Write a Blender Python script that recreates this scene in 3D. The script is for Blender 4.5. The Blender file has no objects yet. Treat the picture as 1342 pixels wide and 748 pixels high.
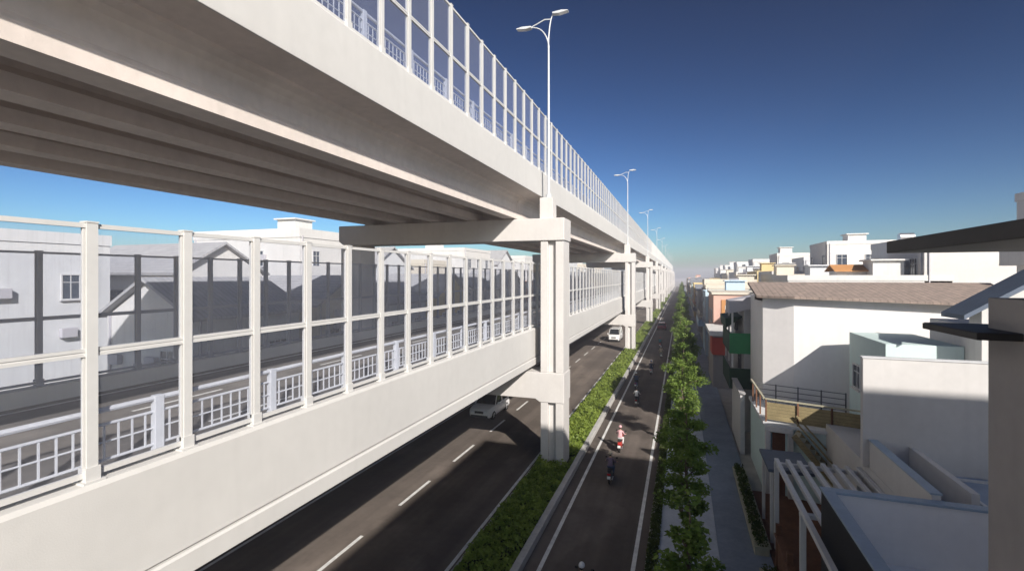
import bpy, bmesh, math, random
import numpy as np
from mathutils import Vector, Matrix

random.seed(7)
rng = np.random.default_rng(11)
S = bpy.context.scene
C = S.collection
PI = math.pi
R = math.radians

# ------------------------------------------------------------------ materials
def new_mat(name):
    m = bpy.data.materials.new(name); m.use_nodes = True
    nt = m.node_tree; b = nt.nodes['Principled BSDF']
    return m, nt, b

def mat(name, col, rough=0.75, var=0.12, scale=1.5, bump=0.0, bscale=30, metal=0.0, streak=0.0, spec=0.3, tint=None, coat=0.0):
    """colour with uneven weathering: broad blotches, fine grain and (optionally) rain streaks, all in place coordinates"""
    m, nt, b = new_mat(name)
    L = nt.links.new
    geo = nt.nodes.new('ShaderNodeNewGeometry')
    n1 = nt.nodes.new('ShaderNodeTexNoise'); n1.inputs['Scale'].default_value = scale; n1.inputs['Detail'].default_value = 5
    n1.inputs['Roughness'].default_value = 0.6
    L(geo.outputs['Position'], n1.inputs['Vector'])
    rmp = nt.nodes.new('ShaderNodeMapRange'); rmp.inputs['From Min'].default_value = .3; rmp.inputs['From Max'].default_value = .7
    rmp.inputs['To Min'].default_value = 1 - var; rmp.inputs['To Max'].default_value = 1 + var * .5
    L(n1.outputs['Fac'], rmp.inputs['Value'])
    out = rmp.outputs['Result']
    n2 = nt.nodes.new('ShaderNodeTexNoise'); n2.inputs['Scale'].default_value = scale * 9; n2.inputs['Detail'].default_value = 3
    L(geo.outputs['Position'], n2.inputs['Vector'])
    r2 = nt.nodes.new('ShaderNodeMapRange'); r2.inputs['From Min'].default_value = .3; r2.inputs['From Max'].default_value = .7
    r2.inputs['To Min'].default_value = 1 - var * .5; r2.inputs['To Max'].default_value = 1 + var * .25
    L(n2.outputs['Fac'], r2.inputs['Value'])
    mu = nt.nodes.new('ShaderNodeMath'); mu.operation = 'MULTIPLY'
    L(out, mu.inputs[0]); L(r2.outputs['Result'], mu.inputs[1]); out = mu.outputs[0]
    if streak:
        mp = nt.nodes.new('ShaderNodeMapping'); mp.inputs['Scale'].default_value = (2.2, 2.2, 0.16)
        L(geo.outputs['Position'], mp.inputs['Vector'])
        n3 = nt.nodes.new('ShaderNodeTexNoise'); n3.inputs['Scale'].default_value = 1.6; n3.inputs['Detail'].default_value = 6
        L(mp.outputs['Vector'], n3.inputs['Vector'])
        r3 = nt.nodes.new('ShaderNodeMapRange'); r3.inputs['From Min'].default_value = .5; r3.inputs['From Max'].default_value = .75
        r3.inputs['To Min'].default_value = 1.0; r3.inputs['To Max'].default_value = 1 - streak
        L(n3.outputs['Fac'], r3.inputs['Value'])
        m3 = nt.nodes.new('ShaderNodeMath'); m3.operation = 'MULTIPLY'
        L(out, m3.inputs[0]); L(r3.outputs['Result'], m3.inputs[1]); out = m3.outputs[0]
    if tint:
        mc = nt.nodes.new('ShaderNodeMix'); mc.data_type = 'RGBA'
        mc.inputs['A'].default_value = (*tint, 1); mc.inputs['B'].default_value = (*col, 1)
        L(n1.outputs['Fac'], mc.inputs['Factor']); base = mc.outputs['Result']
    else:
        rgb = nt.nodes.new('ShaderNodeRGB'); rgb.outputs[0].default_value = (*col, 1); base = rgb.outputs[0]
    vm = nt.nodes.new('ShaderNodeVectorMath'); vm.operation = 'SCALE'
    L(base, vm.inputs[0]); L(out, vm.inputs['Scale'])
    L(vm.outputs['Vector'], b.inputs['Base Color'])
    b.inputs['Roughness'].default_value = rough
    b.inputs['Metallic'].default_value = metal
    b.inputs['Specular IOR Level'].default_value = spec
    if coat: b.inputs['Coat Weight'].default_value = coat; b.inputs['Coat Roughness'].default_value = .08
    if bump:
        n4 = nt.nodes.new('ShaderNodeTexNoise'); n4.inputs['Scale'].default_value = bscale; n4.inputs['Detail'].default_value = 4
        L(geo.outputs['Position'], n4.inputs['Vector'])
        bp = nt.nodes.new('ShaderNodeBump'); bp.inputs['Strength'].default_value = bump; bp.inputs['Distance'].default_value = .02
        L(n4.outputs['Fac'], bp.inputs['Height']); L(bp.outputs['Normal'], b.inputs['Normal'])
    return m

def lanewear(m):
    nt = m.node_tree; L = nt.links.new; b = nt.nodes['Principled BSDF']
    src = b.inputs['Base Color'].links[0].from_socket
    geo = nt.nodes.new('ShaderNodeNewGeometry')
    for sc_, lo_, a, c in (((1.1, .035, 1), .80, .42, .62), ((.22, .12, 1), .84, .52, .56)):
        mp = nt.nodes.new('ShaderNodeMapping'); mp.inputs['Scale'].default_value = sc_; L(geo.outputs['Position'], mp.inputs['Vector'])
        n = nt.nodes.new('ShaderNodeTexNoise'); n.inputs['Scale'].default_value = 1.0; n.inputs['Detail'].default_value = 5; L(mp.outputs[0], n.inputs['Vector'])
        r = nt.nodes.new('ShaderNodeMapRange'); r.inputs['From Min'].default_value = a; r.inputs['From Max'].default_value = c; r.inputs['To Min'].default_value = lo_; r.inputs['To Max'].default_value = 1.06
        L(n.outputs['Fac'], r.inputs['Value'])
        vm = nt.nodes.new('ShaderNodeVectorMath'); vm.operation = 'SCALE'; L(src, vm.inputs[0]); L(r.outputs[0], vm.inputs['Scale']); src = vm.outputs['Vector']
    L(src, b.inputs['Base Color']); return m

def stripes(m, axis, period, duty, dark):
    """corrugation / planks / tiles: darker grooves repeating along an axis of the place"""
    nt = m.node_tree; L = nt.links.new; b = nt.nodes['Principled BSDF']
    src = b.inputs['Base Color'].links[0].from_socket
    geo = nt.nodes.new('ShaderNodeNewGeometry'); sx = nt.nodes.new('ShaderNodeSeparateXYZ'); L(geo.outputs['Position'], sx.inputs[0])
    d = nt.nodes.new('ShaderNodeMath'); d.operation = 'DIVIDE'; L(sx.outputs[axis], d.inputs[0]); d.inputs[1].default_value = period
    f = nt.nodes.new('ShaderNodeMath'); f.operation = 'FRACT'; L(d.outputs[0], f.inputs[0])
    l = nt.nodes.new('ShaderNodeMath'); l.operation = 'LESS_THAN'; L(f.outputs[0], l.inputs[0]); l.inputs[1].default_value = duty
    mr = nt.nodes.new('ShaderNodeMapRange'); mr.inputs['To Min'].default_value = 1; mr.inputs['To Max'].default_value = dark
    L(l.outputs[0], mr.inputs['Value'])
    vm = nt.nodes.new('ShaderNodeVectorMath'); vm.operation = 'SCALE'; L(src, vm.inputs[0]); L(mr.outputs[0], vm.inputs['Scale'])
    L(vm.outputs['Vector'], b.inputs['Base Color'])
    return m

def barrier_glass(name, tint, milk, milkcol):
    """clear acrylic noise-barrier sheet: mostly see-through, a little milky, with fine vertical bird-guard lines"""
    m = bpy.data.materials.new(name); m.use_nodes = True
    nt = m.node_tree; nt.nodes.clear(); L = nt.links.new
    o = nt.nodes.new('ShaderNodeOutputMaterial')
    tr = nt.nodes.new('ShaderNodeBsdfTransparent'); tr.inputs['Color'].default_value = (*tint, 1)
    df = nt.nodes.new('ShaderNodeBsdfDiffuse'); df.inputs['Color'].default_value = (*milkcol, 1)
    tl = nt.nodes.new('ShaderNodeBsdfTranslucent'); tl.inputs['Color'].default_value = (*milkcol, 1)
    md = nt.nodes.new('ShaderNodeMixShader'); md.inputs[0].default_value = .5; L(df.outputs[0], md.inputs[1]); L(tl.outputs[0], md.inputs[2])
    gl = nt.nodes.new('ShaderNodeBsdfGlossy'); gl.inputs['Roughness'].default_value = .03
    fr = nt.nodes.new('ShaderNodeFresnel'); fr.inputs['IOR'].default_value = 1.4
    geo = nt.nodes.new('ShaderNodeNewGeometry'); sx = nt.nodes.new('ShaderNodeSeparateXYZ'); L(geo.outputs['Position'], sx.inputs[0])
    d = nt.nodes.new('ShaderNodeMath'); d.operation = 'DIVIDE'; L(sx.outputs[1], d.inputs[0]); d.inputs[1].default_value = .1
    f = nt.nodes.new('ShaderNodeMath'); f.operation = 'FRACT'; L(d.outputs[0], f.inputs[0])
    l = nt.nodes.new('ShaderNodeMath'); l.operation = 'LESS_THAN'; L(f.outputs[0], l.inputs[0]); l.inputs[1].default_value = .14
    mr = nt.nodes.new('ShaderNodeMapRange'); mr.inputs['To Min'].default_value = milk; mr.inputs['To Max'].default_value = milk + .025
    L(l.outputs[0], mr.inputs['Value'])
    mx = nt.nodes.new('ShaderNodeMixShader'); L(mr.outputs[0], mx.inputs[0]); L(tr.outputs[0], mx.inputs[1]); L(md.outputs[0], mx.inputs[2])
    fm_ = nt.nodes.new('ShaderNodeMapRange'); fm_.inputs['To Max'].default_value = .35; L(fr.outputs[0], fm_.inputs['Value'])
    inv = nt.nodes.new('ShaderNodeMath'); inv.operation = 'SUBTRACT'; inv.inputs[0].default_value = 1; L(geo.outputs['Backfacing'], inv.inputs[1])
    ff = nt.nodes.new('ShaderNodeMath'); ff.operation = 'MULTIPLY'; L(fm_.outputs[0], ff.inputs[0]); L(inv.outputs[0], ff.inputs[1])
    mk_ = nt.nodes.new('ShaderNodeMath'); mk_.operation = 'MULTIPLY'; L(mr.outputs[0], mk_.inputs[0]); L(inv.outputs[0], mk_.inputs[1]); L(mk_.outputs[0], mx.inputs[0])
    m2 = nt.nodes.new('ShaderNodeMixShader'); L(ff.outputs[0], m2.inputs[0]); L(mx.outputs[0], m2.inputs[1]); L(gl.outputs[0], m2.inputs[2])
    L(m2.outputs[0], o.inputs['Surface'])
    return m

def leaf_mat(name, c1, c2, scale=1.2):
    m = bpy.data.materials.new(name); m.use_nodes = True
    nt = m.node_tree; nt.nodes.clear(); L = nt.links.new
    o = nt.nodes.new('ShaderNodeOutputMaterial'); geo = nt.nodes.new('ShaderNodeNewGeometry')
    n = nt.nodes.new('ShaderNodeTexNoise'); n.inputs['Scale'].default_value = scale; n.inputs['Detail'].default_value = 8; n.inputs['Roughness'].default_value = .75
    L(geo.outputs['Position'], n.inputs['Vector'])
    cr = nt.nodes.new('ShaderNodeMapRange'); cr.inputs['From Min'].default_value = .32; cr.inputs['From Max'].default_value = .68
    L(n.outputs['Fac'], cr.inputs['Value'])
    mx = nt.nodes.new('ShaderNodeMix'); mx.data_type = 'RGBA'; mx.inputs['A'].default_value = (*c1, 1); mx.inputs['B'].default_value = (*c2, 1)
    L(cr.outputs['Result'], mx.inputs['Factor'])
    p = nt.nodes.new('ShaderNodeBsdfPrincipled'); L(mx.outputs['Result'], p.inputs['Base Color']); p.inputs['Roughness'].default_value = .5; p.inputs['Specular IOR Level'].default_value = .25
    t = nt.nodes.new('ShaderNodeBsdfTranslucent'); L(mx.outputs['Result'], t.inputs['Color'])
    ms = nt.nodes.new('ShaderNodeMixShader'); ms.inputs[0].default_value = .35; L(p.outputs[0], ms.inputs[1]); L(t.outputs[0], ms.inputs[2])
    L(ms.outputs[0], o.inputs['Surface'])
    return m

M = {}
M['conc'] = mat('pale_concrete', (.55, .54, .52), .8, .05, .35, .12, 40, streak=.03)
M['conc2'] = mat('girder_concrete', (.68, .61, .56), .85, .10, .5, .15, 30, streak=.06)
M['pier'] = mat('pier_concrete', (.56, .54, .52), .82, .06, .6, .12, 35, streak=.05)
M['asphalt'] = mat('asphalt', (.19, .158, .135), .9, .16, .35, .35, 60, tint=(.155, .13, .112))
M['asphalt2'] = mat('service_lane_asphalt', (.165, .138, .12), .9, .16, .4, .35, 60, tint=(.135, .114, .10))
M['deckroad'] = mat('deck_asphalt', (.19, .175, .16), .9, .18, .3, .3, 60)
for k in ('asphalt', 'asphalt2', 'deckroad'): lanewear(M[k])
M['paint'] = mat('road_paint', (.72, .72, .70), .7, .25, 2.5)
M['kerb'] = mat('kerb_concrete', (.48, .47, .45), .85, .18, 1.2, .15)
M['ground'] = mat('pale_ground', (.42, .40, .37), .95, .25, .15, .2)
M['walk'] = mat('pavement_slab', (.44, .48, .55), .85, .14, .8, .15)
M['alley'] = mat('alley_paving', (.23, .27, .34), .85, .18, .7, .2)
M['soil'] = mat('planting_soil', (.05, .055, .03), .95, .3, 2.0, .3)
M['white'] = mat('white_steel_paint', (.57, .565, .55), .45, .05, 1.2, spec=.5)
M['rail'] = mat('grey_white_rail_paint', (.60, .61, .63), .45, .06, 2.0, spec=.5)
M['darkpost'] = mat('grey_steel_paint', (.26, .27, .31), .5, .08, 2.0, spec=.5)
M['lampgrey'] = mat('galvanised_white_pole', (.52, .54, .56), .4, .05, 2, spec=.5)
M['glass'] = barrier_glass('barrier_acrylic', (.945, .955, .98), .10, (.68, .70, .78))
M['glass_up'] = barrier_glass('barrier_acrylic_upper', (.88, .90, .95), .24, (.58, .60, .70))
M['glass_far'] = barrier_glass('barrier_acrylic_rear', (.95, .96, .985), .07, (.62, .65, .76))
M['leafA'] = leaf_mat('tree_leaf', (.07, .13, .024), (.24, .33, .07), 1.6)
M['leafB'] = leaf_mat('hedge_leaf', (.11, .17, .03), (.32, .40, .08), 1.5)
M['leafC'] = leaf_mat('grass_leaf', (.05, .08, .02), (.11, .13, .04), 2.5)
M['bark'] = mat('bark', (.16, .12, .09), .9, .3, 4, .5, 25)
M['win'] = mat('window_glass', (.045, .06, .085), .08, .25, .6, spec=.8)
M['frame'] = mat('window_frame', (.55, .55, .55), .5, .06, 3)
M['frame_d'] = mat('dark_window_frame', (.12, .12, .13), .5, .06, 3)
M['w_white'] = mat('white_render', (.64, .63, .61), .85, .06, .4, .1, 30, streak=.08)
M['w_white2'] = mat('cool_white_render', (.61, .62, .63), .85, .06, .4, .1, 30, streak=.10)
M['w_cream'] = mat('cream_render', (.62, .57, .48), .85, .07, .4, .1, 30, streak=.08)
M['w_mint'] = mat('mint_render', (.56, .68, .67), .85, .05, .4, .1, 30, streak=.05)
M['w_pink'] = mat('pink_render', (.62, .40, .33), .85, .07, .4, .1, 30, streak=.08)
M['w_orange'] = mat('orange_render', (.50, .25, .10), .8, .08, .6)
M['w_grey'] = mat('grey_render', (.40, .39, .39), .85, .08, .5, .1, 30, streak=.08)
M['w_taupe'] = mat('taupe_render', (.36, .33, .315), .85, .08, .5, .12, 30, streak=.06)
M['w_lav'] = mat('lavender_white_render', (.60, .585, .57), .85, .06, .5, .1, 30, streak=.04)
M['w_bright'] = mat('bright_render', (.80, .78, .77), .85, .05, .5, .1, 30, streak=.04)
M['w_blue'] = mat('pale_blue_render', (.48, .60, .68), .85, .06, .5, .1, 30)
M['w_yellow'] = mat('yellow_render', (.62, .50, .26), .85, .06, .5, .1, 30)
M['red'] = mat('red_shutter', (.55, .07, .045), .6, .1, 1)
M['green'] = mat('green_panel', (.03, .23, .085), .55, .1, 1.2)
M['dgreen'] = mat('dark_green_awning_shade', (.012, .05, .025), .7, .15, 1.2)
M['black'] = mat('black_cladding', (.022, .021, .022), .55, .15, 1.5)
M['dark'] = mat('dark_canopy', (.042, .036, .033), .6, .15, 1.2)
M['darktop'] = mat('dark_canopy_blue', (.05, .055, .075), .6, .15, 1.2)
M['coping'] = mat('shade_blue_coping', (.33, .41, .50), .55, .08, 1.5)  # blue of the sky reflected in shade, put into the coping colour
M['floor_b'] = mat('blue_grey_tile_floor', (.30, .36, .46), .6, .1, 1.2)
M['wood'] = stripes(mat('weathered_board', (.33, .27, .15), .8, .25, 1.6, .2), 2, .16, .12, .6)
M['timber'] = mat('brown_timber', (.17, .085, .05), .75, .25, 2, .2)
M['plant_box'] = mat('planter_render', (.42, .40, .30), .85, .15, 1.2)
M['rooftile'] = mat('weathered_roof_tile', (.36, .27, .22), .85, .3, 3.0, .5, 9, tint=(.30, .26, .24))
stripes(M['rooftile'], 0, .3, .18, .72)
M['roofgrey'] = stripes(mat('grey_roof_tile', (.40, .40, .41), .85, .15, 1.5, .3, 8), 1, .35, .15, .75)
M['roofmetal'] = stripes(mat('grey_metal_roof', (.34, .35, .37), .5, .1, 1.0), 0, .25, .15, .75)
M['awngrey'] = mat('pale_grey_fascia', (.46, .45, .48), .7, .08, .8)
M['bluedark'] = mat('slate_blue_roof_felt', (.12, .15, .20), .7, .12, 1.0)
M['tyre'] = mat('tyre_rubber', (.02, .02, .02), .9, .1, 8)
M['rim'] = mat('alloy_rim', (.5, .5, .52), .3, .05, 6, metal=.8)
M['carwhite'] = mat('white_car_paint', (.78, .78, .78), .3, .03, 1, spec=.5, coat=.5)
M['carred'] = mat('dark_red_car_paint', (.20, .012, .03), .3, .03, 1, spec=.5, coat=.5)
M['carglass'] = mat('car_glass', (.015, .018, .022), .06, .1, 1, spec=.8)
M['plastic'] = mat('black_plastic', (.03, .03, .032), .55, .1, 6)
M['lens'] = mat('lamp_lens', (.75, .77, .8), .1, .03, 6, spec=.8)
M['redlens'] = mat('red_lamp_lens', (.5, .02, .02), .2, .03, 6, spec=.7)
M['plate'] = mat('number_plate', (.75, .75, .72), .5, .04, 6)
M['skin'] = mat('skin', (.42, .25, .17), .6, .05, 8)
M['hair'] = mat('black_hair', (.02, .017, .015), .7, .1, 8)
for k, c in dict(navy=(.03, .04, .08), charcoal=(.05, .05, .055), mauve=(.20, .15, .20), pinkc=(.62, .36, .38), whitec=(.72, .72, .72),
                 blue=(.06, .14, .32), beige=(.45, .38, .28), redc=(.42, .05, .04), teal=(.05, .22, .24), denim=(.08, .11, .18), khaki=(.24, .20, .13)).items():
    M['c_' + k] = mat('cloth_' + k, c, .85, .1, 6)
    M['p_' + k] = mat('paint_' + k, c, .3, .04, 4, spec=.5, coat=.4)

# ------------------------------------------------------------------ mesh builder
class MB:
    def __init__(s): s.v = []; s.f = []; s.mi = []
    def add(s, vs, fs, mi=0):
        o = len(s.v); s.v += [tuple(p) for p in vs]; s.f += [tuple(i + o for i in f) for f in fs]; s.mi += [mi] * len(fs); return s
    def box(s, x0, x1, y0, y1, z0, z1, mi=0):
        vs = [(x0, y0, z0), (x1, y0, z0), (x1, y1, z0), (x0, y1, z0), (x0, y0, z1), (x1, y0, z1), (x1, y1, z1), (x0, y1, z1)]
        return s.add(vs, [(3, 2, 1, 0), (4, 5, 6, 7), (0, 1, 5, 4), (1, 2, 6, 5), (2, 3, 7, 6), (3, 0, 4, 7)], mi)
    def prism(s, poly, z0, z1, mi=0):
        """poly: counter-clockwise xy outline"""
        n = len(poly); vs = [(x, y, z0) for x, y in poly] + [(x, y, z1) for x, y in poly]
        fs = [tuple(range(n - 1, -1, -1)), tuple(range(n, 2 * n))] + [(i, (i + 1) % n, n + (i + 1) % n, n + i) for i in range(n)]
        return s.add(vs, fs, mi)
    def ext(s, poly, axis, a0, a1, mi=0):
        """outline extruded along axis: 'y' -> poly is (x,z); 'x' -> poly is (y,z)"""
        n = len(poly)
        if axis == 'y': vs = [(x, a0, z) for x, z in poly] + [(x, a1, z) for x, z in poly]
        else: vs = [(a0, y, z) for y, z in poly] + [(a1, y, z) for y, z in poly]
        fs = [tuple(range(n)), tuple(range(2 * n - 1, n - 1, -1))] + [(i, n + i, n + (i + 1) % n, (i + 1) % n) for i in range(n)]
        return s.add(vs, fs, mi)
    def tube(s, p0, p1, r0, r1=None, n=8, mi=0, cap=True):
        r1 = r0 if r1 is None else r1
        p0 = Vector(p0); p1 = Vector(p1); d = (p1 - p0).normalized()
        a = d.orthogonal().normalized(); b = d.cross(a)
        vs = []
        for p, r in ((p0, r0), (p1, r1)):
            for i in range(n):
                t = 2 * PI * i / n; vs.append(p + (a * math.cos(t) + b * math.sin(t)) * r)
        fs = [(i, (i + 1) % n, n + (i + 1) % n, n + i) for i in range(n)]
        if cap: fs += [tuple(range(n - 1, -1, -1)), tuple(range(n, 2 * n))]
        return s.add(vs, fs, mi)
    def path(s, pts, rs, n=8, mi=0):
        for i in range(len(pts) - 1): s.tube(pts[i], pts[i + 1], rs[i], rs[i + 1], n, mi)
        return s
    def bar(s, p0, p1, w, h, mi=0):
        """rectangular bar between two points, w sideways, h upward"""
        p0 = Vector(p0); p1 = Vector(p1); d = (p1 - p0).normalized()
        up = Vector((0, 0, 1))
        if abs(d.z) > .99: up = Vector((0, 1, 0))
        a = d.cross(up).normalized() * w / 2; b = a.cross(d).normalized() * h / 2
        vs = [p + k for p in (p0, p1) for k in (a + b, -a + b, -a - b, a - b)]
        return s.add(vs, [(0, 1, 2, 3), (7, 6, 5, 4), (0, 4, 5, 1), (1, 5, 6, 2), (2, 6, 7, 3), (3, 7, 4, 0)], mi)
    def ball(s, c, r, nu=12, nv=8, mi=0, zmin=-1.0):
        c = Vector(c); rx, ry, rz = (r, r, r) if not hasattr(r, '__len__') else r
        vs = []
        for j in range(nv + 1):
            ph = -PI / 2 + PI * j / nv
            zz = max(math.sin(ph), zmin)
            for i in range(nu):
                t = 2 * PI * i / nu; vs.append((c.x + rx * math.cos(ph) * math.cos(t), c.y + ry * math.cos(ph) * math.sin(t), c.z + rz * zz))
        fs = [(j * nu + i, j * nu + (i + 1) % nu, (j + 1) * nu + (i + 1) % nu, (j + 1) * nu + i) for j in range(nv) for i in range(nu)]
        return s.add(vs, fs, mi)
    def build(s, name, m, parent=None, smooth=False, bevel=0.0, seg=2):
        me = bpy.data.meshes.new(name); me.from_pydata(s.v, [], s.f)
        ms = m if isinstance(m, (list, tuple)) else [m]
        for k in ms: me.materials.append(k)
        me.polygons.foreach_set('material_index', s.mi)
        me.update()
        bm = bmesh.new(); bm.from_mesh(me); bmesh.ops.recalc_face_normals(bm, faces=bm.faces); bm.to_mesh(me); bm.free()
        if smooth: me.polygons.foreach_set('use_smooth', [True] * len(me.polygons))
        o = bpy.data.objects.new(name, me); C.objects.link(o)
        if parent: o.parent = parent
        if bevel:
            b = o.modifiers.new('bevel', 'BEVEL'); b.width = bevel; b.segments = seg; b.limit_method = 'ANGLE'; b.angle_limit = R(40)
        return o

def tag(o, label=None, cat=None, group=None, kind=None):
    if label: o['label'] = label
    if cat: o['category'] = cat
    if group: o['group'] = group
    if kind: o['kind'] = kind
    return o
def thing(name, label, cat, loc=(0, 0, 0), rz=0, group=None):
    o = bpy.data.objects.new(name, None); C.objects.link(o); o.empty_display_size = .3
    o.location = loc; o.rotation_euler = (0, 0, rz)
    return tag(o, label, cat, group)
def dup(root, loc=None, rz=None, label=None, group=None, swap=None):
    def cp(o, par):
        c = o.copy(); C.objects.link(c)
        if par: c.parent = par
        if swap and o.type == 'MESH':
            names = [m.name for m in o.data.materials]
            if any(n in swap for n in names):
                c.data = o.data.copy()
                for i, n in enumerate(names):
                    if n in swap: c.data.materials[i] = swap[n]
        for ch in list(o.children): cp(ch, c)
        return c
    r = cp(root, None)
    if loc is not None: r.location = loc
    if rz is not None: r.rotation_euler = (0, 0, rz)
    if label: r['label'] = label
    if group: r['group'] = group
    return r
ORD = ['nearest', 'second', 'third', 'fourth', 'fifth', 'sixth', 'seventh', 'eighth', 'ninth', 'tenth', 'eleventh', 'twelfth', 'thirteenth', 'fourteenth',
       'fifteenth', 'sixteenth', 'seventeenth', 'eighteenth', 'nineteenth', 'twentieth', 'twenty-first', 'twenty-second', 'twenty-third', 'twenty-fourth',
       'twenty-fifth', 'twenty-sixth', 'twenty-seventh', 'twenty-eighth', 'twenty-ninth', 'thirtieth']

# ------------------------------------------------------------------ setting: ground, roads
FAR = 560.0
def sheet(name, x0, x1, z, m, y0=-40, y1=FAR, cat=None):
    o = MB().add([(x0, y0, z), (x1, y0, z), (x1, y1, z), (x0, y1, z)], [(0, 1, 2, 3)]).build(name, m)
    return tag(o, kind='structure')
sheet('ground', -1500, 1500, 0, M['ground'], -300, 3000)
sheet('main_road', -17.6, -8.05, .004, M['asphalt'])
sheet('service_lane', -5.62, -1.3, .004, M['asphalt2'])
sheet('opposite_service_lane', -26.5, -20.4, .004, M['asphalt2'])
tag(MB().box(-1.0, 1.4, -40, FAR, 0, .13).build('pavement', M['walk'], bevel=.02), kind='structure')
tag(MB().box(1.4, 3.3, -40, FAR, 0, .11).build('path', M['alley']), kind='structure')
tag(MB().box(-1.3, -1.0, -40, FAR, 0, .15).build('pavement_kerb', M['kerb'], bevel=.02), kind='structure')
k = MB().box(-5.92, -5.62, -40, FAR, 0, .32).box(-8.05, -7.85, -40, FAR, 0, .16)
tag(k.build('median_kerb', M['kerb'], bevel=.025), kind='structure')
tag(MB().box(-7.85, -5.92, -40, FAR, 0, .14).build('median_soil', M['soil']), kind='structure')
tag(MB().box(-20.4, -17.6, -40, FAR, 0, .16).build('far_median_kerb', M['kerb']), kind='structure')
mk = MB()
def line(x, w=.15, y0=-40, y1=FAR, z=.008, mb=None): (mb or mk).add([(x - w / 2, y0, z), (x + w / 2, y0, z), (x + w / 2, y1, z), (x - w / 2, y1, z)], [(0, 1, 2, 3)])
line(-8.3); line(-17.0); line(-5.05, .16); line(-1.72, .16)
y = -38.6
while y < 400:
    line(-12.8, .16, y, y + 3.0); y += 5.9
tag(mk.build('road_markings', M['paint']), kind='structure')

# ------------------------------------------------------------------ viaduct
PX0, PX1 = -7.70, -6.35
PIERS = [28 + 45 * i for i in range(12)]
Y0D, Y1D = -30.0, FAR

# upper deck
up = thing('upper_viaduct_deck', 'upper white concrete road deck of the viaduct, highest level with beams showing below', 'bridge deck', (-14.8, 0, 15.8))
def local(o, par):      # meshes are authored in place coordinates; keep them there under a moved empty
    o.parent = par; o.matrix_parent_inverse = Matrix.Translation(-Vector(par.location)) if par.rotation_euler.z == 0 else par.matrix_basis.inverted()
    return o
b = MB(); b.ext([(-8.02, 15.86), (-9.1, 15.78), (-20.4, 15.78), (-21.6, 15.86), (-21.6, 16.25), (-8.02, 16.25)], 'y', Y0D, Y1D)
local(b.build('slab', M['conc2']), up)
b = MB(); b.ext([(-7.97, 15.92), (-8.0, 17.30), (-8.05, 17.37), (-8.45, 17.37), (-8.5, 16.9), (-8.55, 16.26), (-8.03, 16.255), (-8.03, 15.80), (-7.97, 15.80), ], 'y', Y0D, Y1D)
local(b.build('parapet', M['conc'], bevel=.012), up)
b = MB(); b.ext([(-21.62, 15.8), (-21.62, 17.37), (-21.2, 17.37), (-21.1, 16.26), (-21.58, 16.255)], 'y', Y0D, Y1D)
local(b.build('parapet', M['conc']), up)
b = MB(); b.add([(-21.1, Y0D, 16.256), (-8.56, Y0D, 16.256), (-8.56, Y1D, 16.256), (-21.1, Y1D, 16.256)], [(0, 1, 2, 3)])
local(b.build('carriageway', M['deckroad']), up)
gp = [(.36, 14.40), (.36, 14.74), (.16, 14.92), (.14, 15.3), (.18, 15.5), (.30, 15.62), (.48, 15.70), (.52, 15.79)]
gp = gp + [(-x, z) for x, z in gp[::-1]]
for cx in (-9.56, -12.02, -14.5, -16.95, -19.4):
    for i in range(12):
        ya = Y0D if i == 0 else PIERS[i - 1] + .03
        yb = PIERS[i] - .03
        m_ = MB().ext([(cx + x, z) for x, z in gp], 'y', ya, yb)
        local(m_.build('girder', M['conc2']), up)

# lower deck
lo = thing('lower_viaduct_deck', 'lower concrete road deck hung between the pier columns, with tall pale side wall', 'bridge deck', (-13.9, 0, 5.8))
b = MB(); b.ext([(-8.2, 6.24), (-8.2, 7.86), (-8.24, 7.93), (-8.72, 7.93), (-8.78, 7.5), (-8.85, 6.98), (-8.85, 6.24)], 'y', Y0D, Y1D)
local(b.build('parapet', M['conc'], bevel=.012), lo)
b = MB(); b.ext([(-8.15, 5.8), (-8.15, 6.16), (-8.19, 6.2), (-8.26, 6.2), (-8.26, 6.24), (-19.6, 6.24), (-19.6, 5.8), (-18.6, 5.72), (-9.4, 5.72)], 'y', Y0D, Y1D)
local(b.build('slab', M['conc']), lo)
b = MB(); b.box(-19.6, -19.05, Y0D, Y1D, 6.24, 7.5)
local(b.build('parapet', M['conc']), lo)
b = MB().box(-19.04, -8.86, Y0D, Y1D, 6.245, 7.0)
local(b.build('carriageway', M['deckroad']), lo)
b = MB()
for x in (-9.35, -18.5): line(x, .15, Y0D, Y1D, 7.004, b)
for x in (-12.3, -15.4):
    y = -22.0
    while y < 300: line(x, .14, y, y + 3.0, 7.004, b); y += 8.0
local(b.build('lane_markings', M['paint']), lo)
for cx in (-10.4, -12.6, -14.8, -17.0):
    m_ = MB().box(cx - .3, cx + .3, Y0D, Y1D, 5.48, 5.715)
    local(m_.build('girder', M['conc2']), lo)

# piers
def column_mb(x0, x1, z0, z1):
    y0, y1 = -.78, .78; w = (x1 - x0); a = x0 + w * .32; c = x0 + w * .66; d = .26
    return MB().prism([(x0, y0), (a, y0), (a, y0 + d), (c, y0 + d), (c, y0), (x1, y0), (x1, y1), (c, y1), (c, y1 - d), (a, y1 - d), (a, y1), (x0, y1)], z0, z1)
pier = thing('viaduct_pier', 'nearest white portal pier of the viaduct, its ribbed column rising from the hedge', 'bridge pier', (0, PIERS[0], 0), 0, 'portal piers carrying the viaduct')
for (x0, x1) in ((PX0, PX1), (-21.6, -20.0)):
    cb = column_mb(x0, x1, 0, 3.74); cb2 = column_mb(x0, x1, 5.46, 13.04)
    cb.v += cb2.v; n0 = len(cb.v) - len(cb2.v); cb.f += [tuple(i + n0 for i in f) for f in cb2.f]; cb.mi += cb2.mi
    cb.box(x0, x1, -.78, .78, 3.735, 5.465)
    cb.build('column', M['pier'], pier, bevel=.03)
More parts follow.
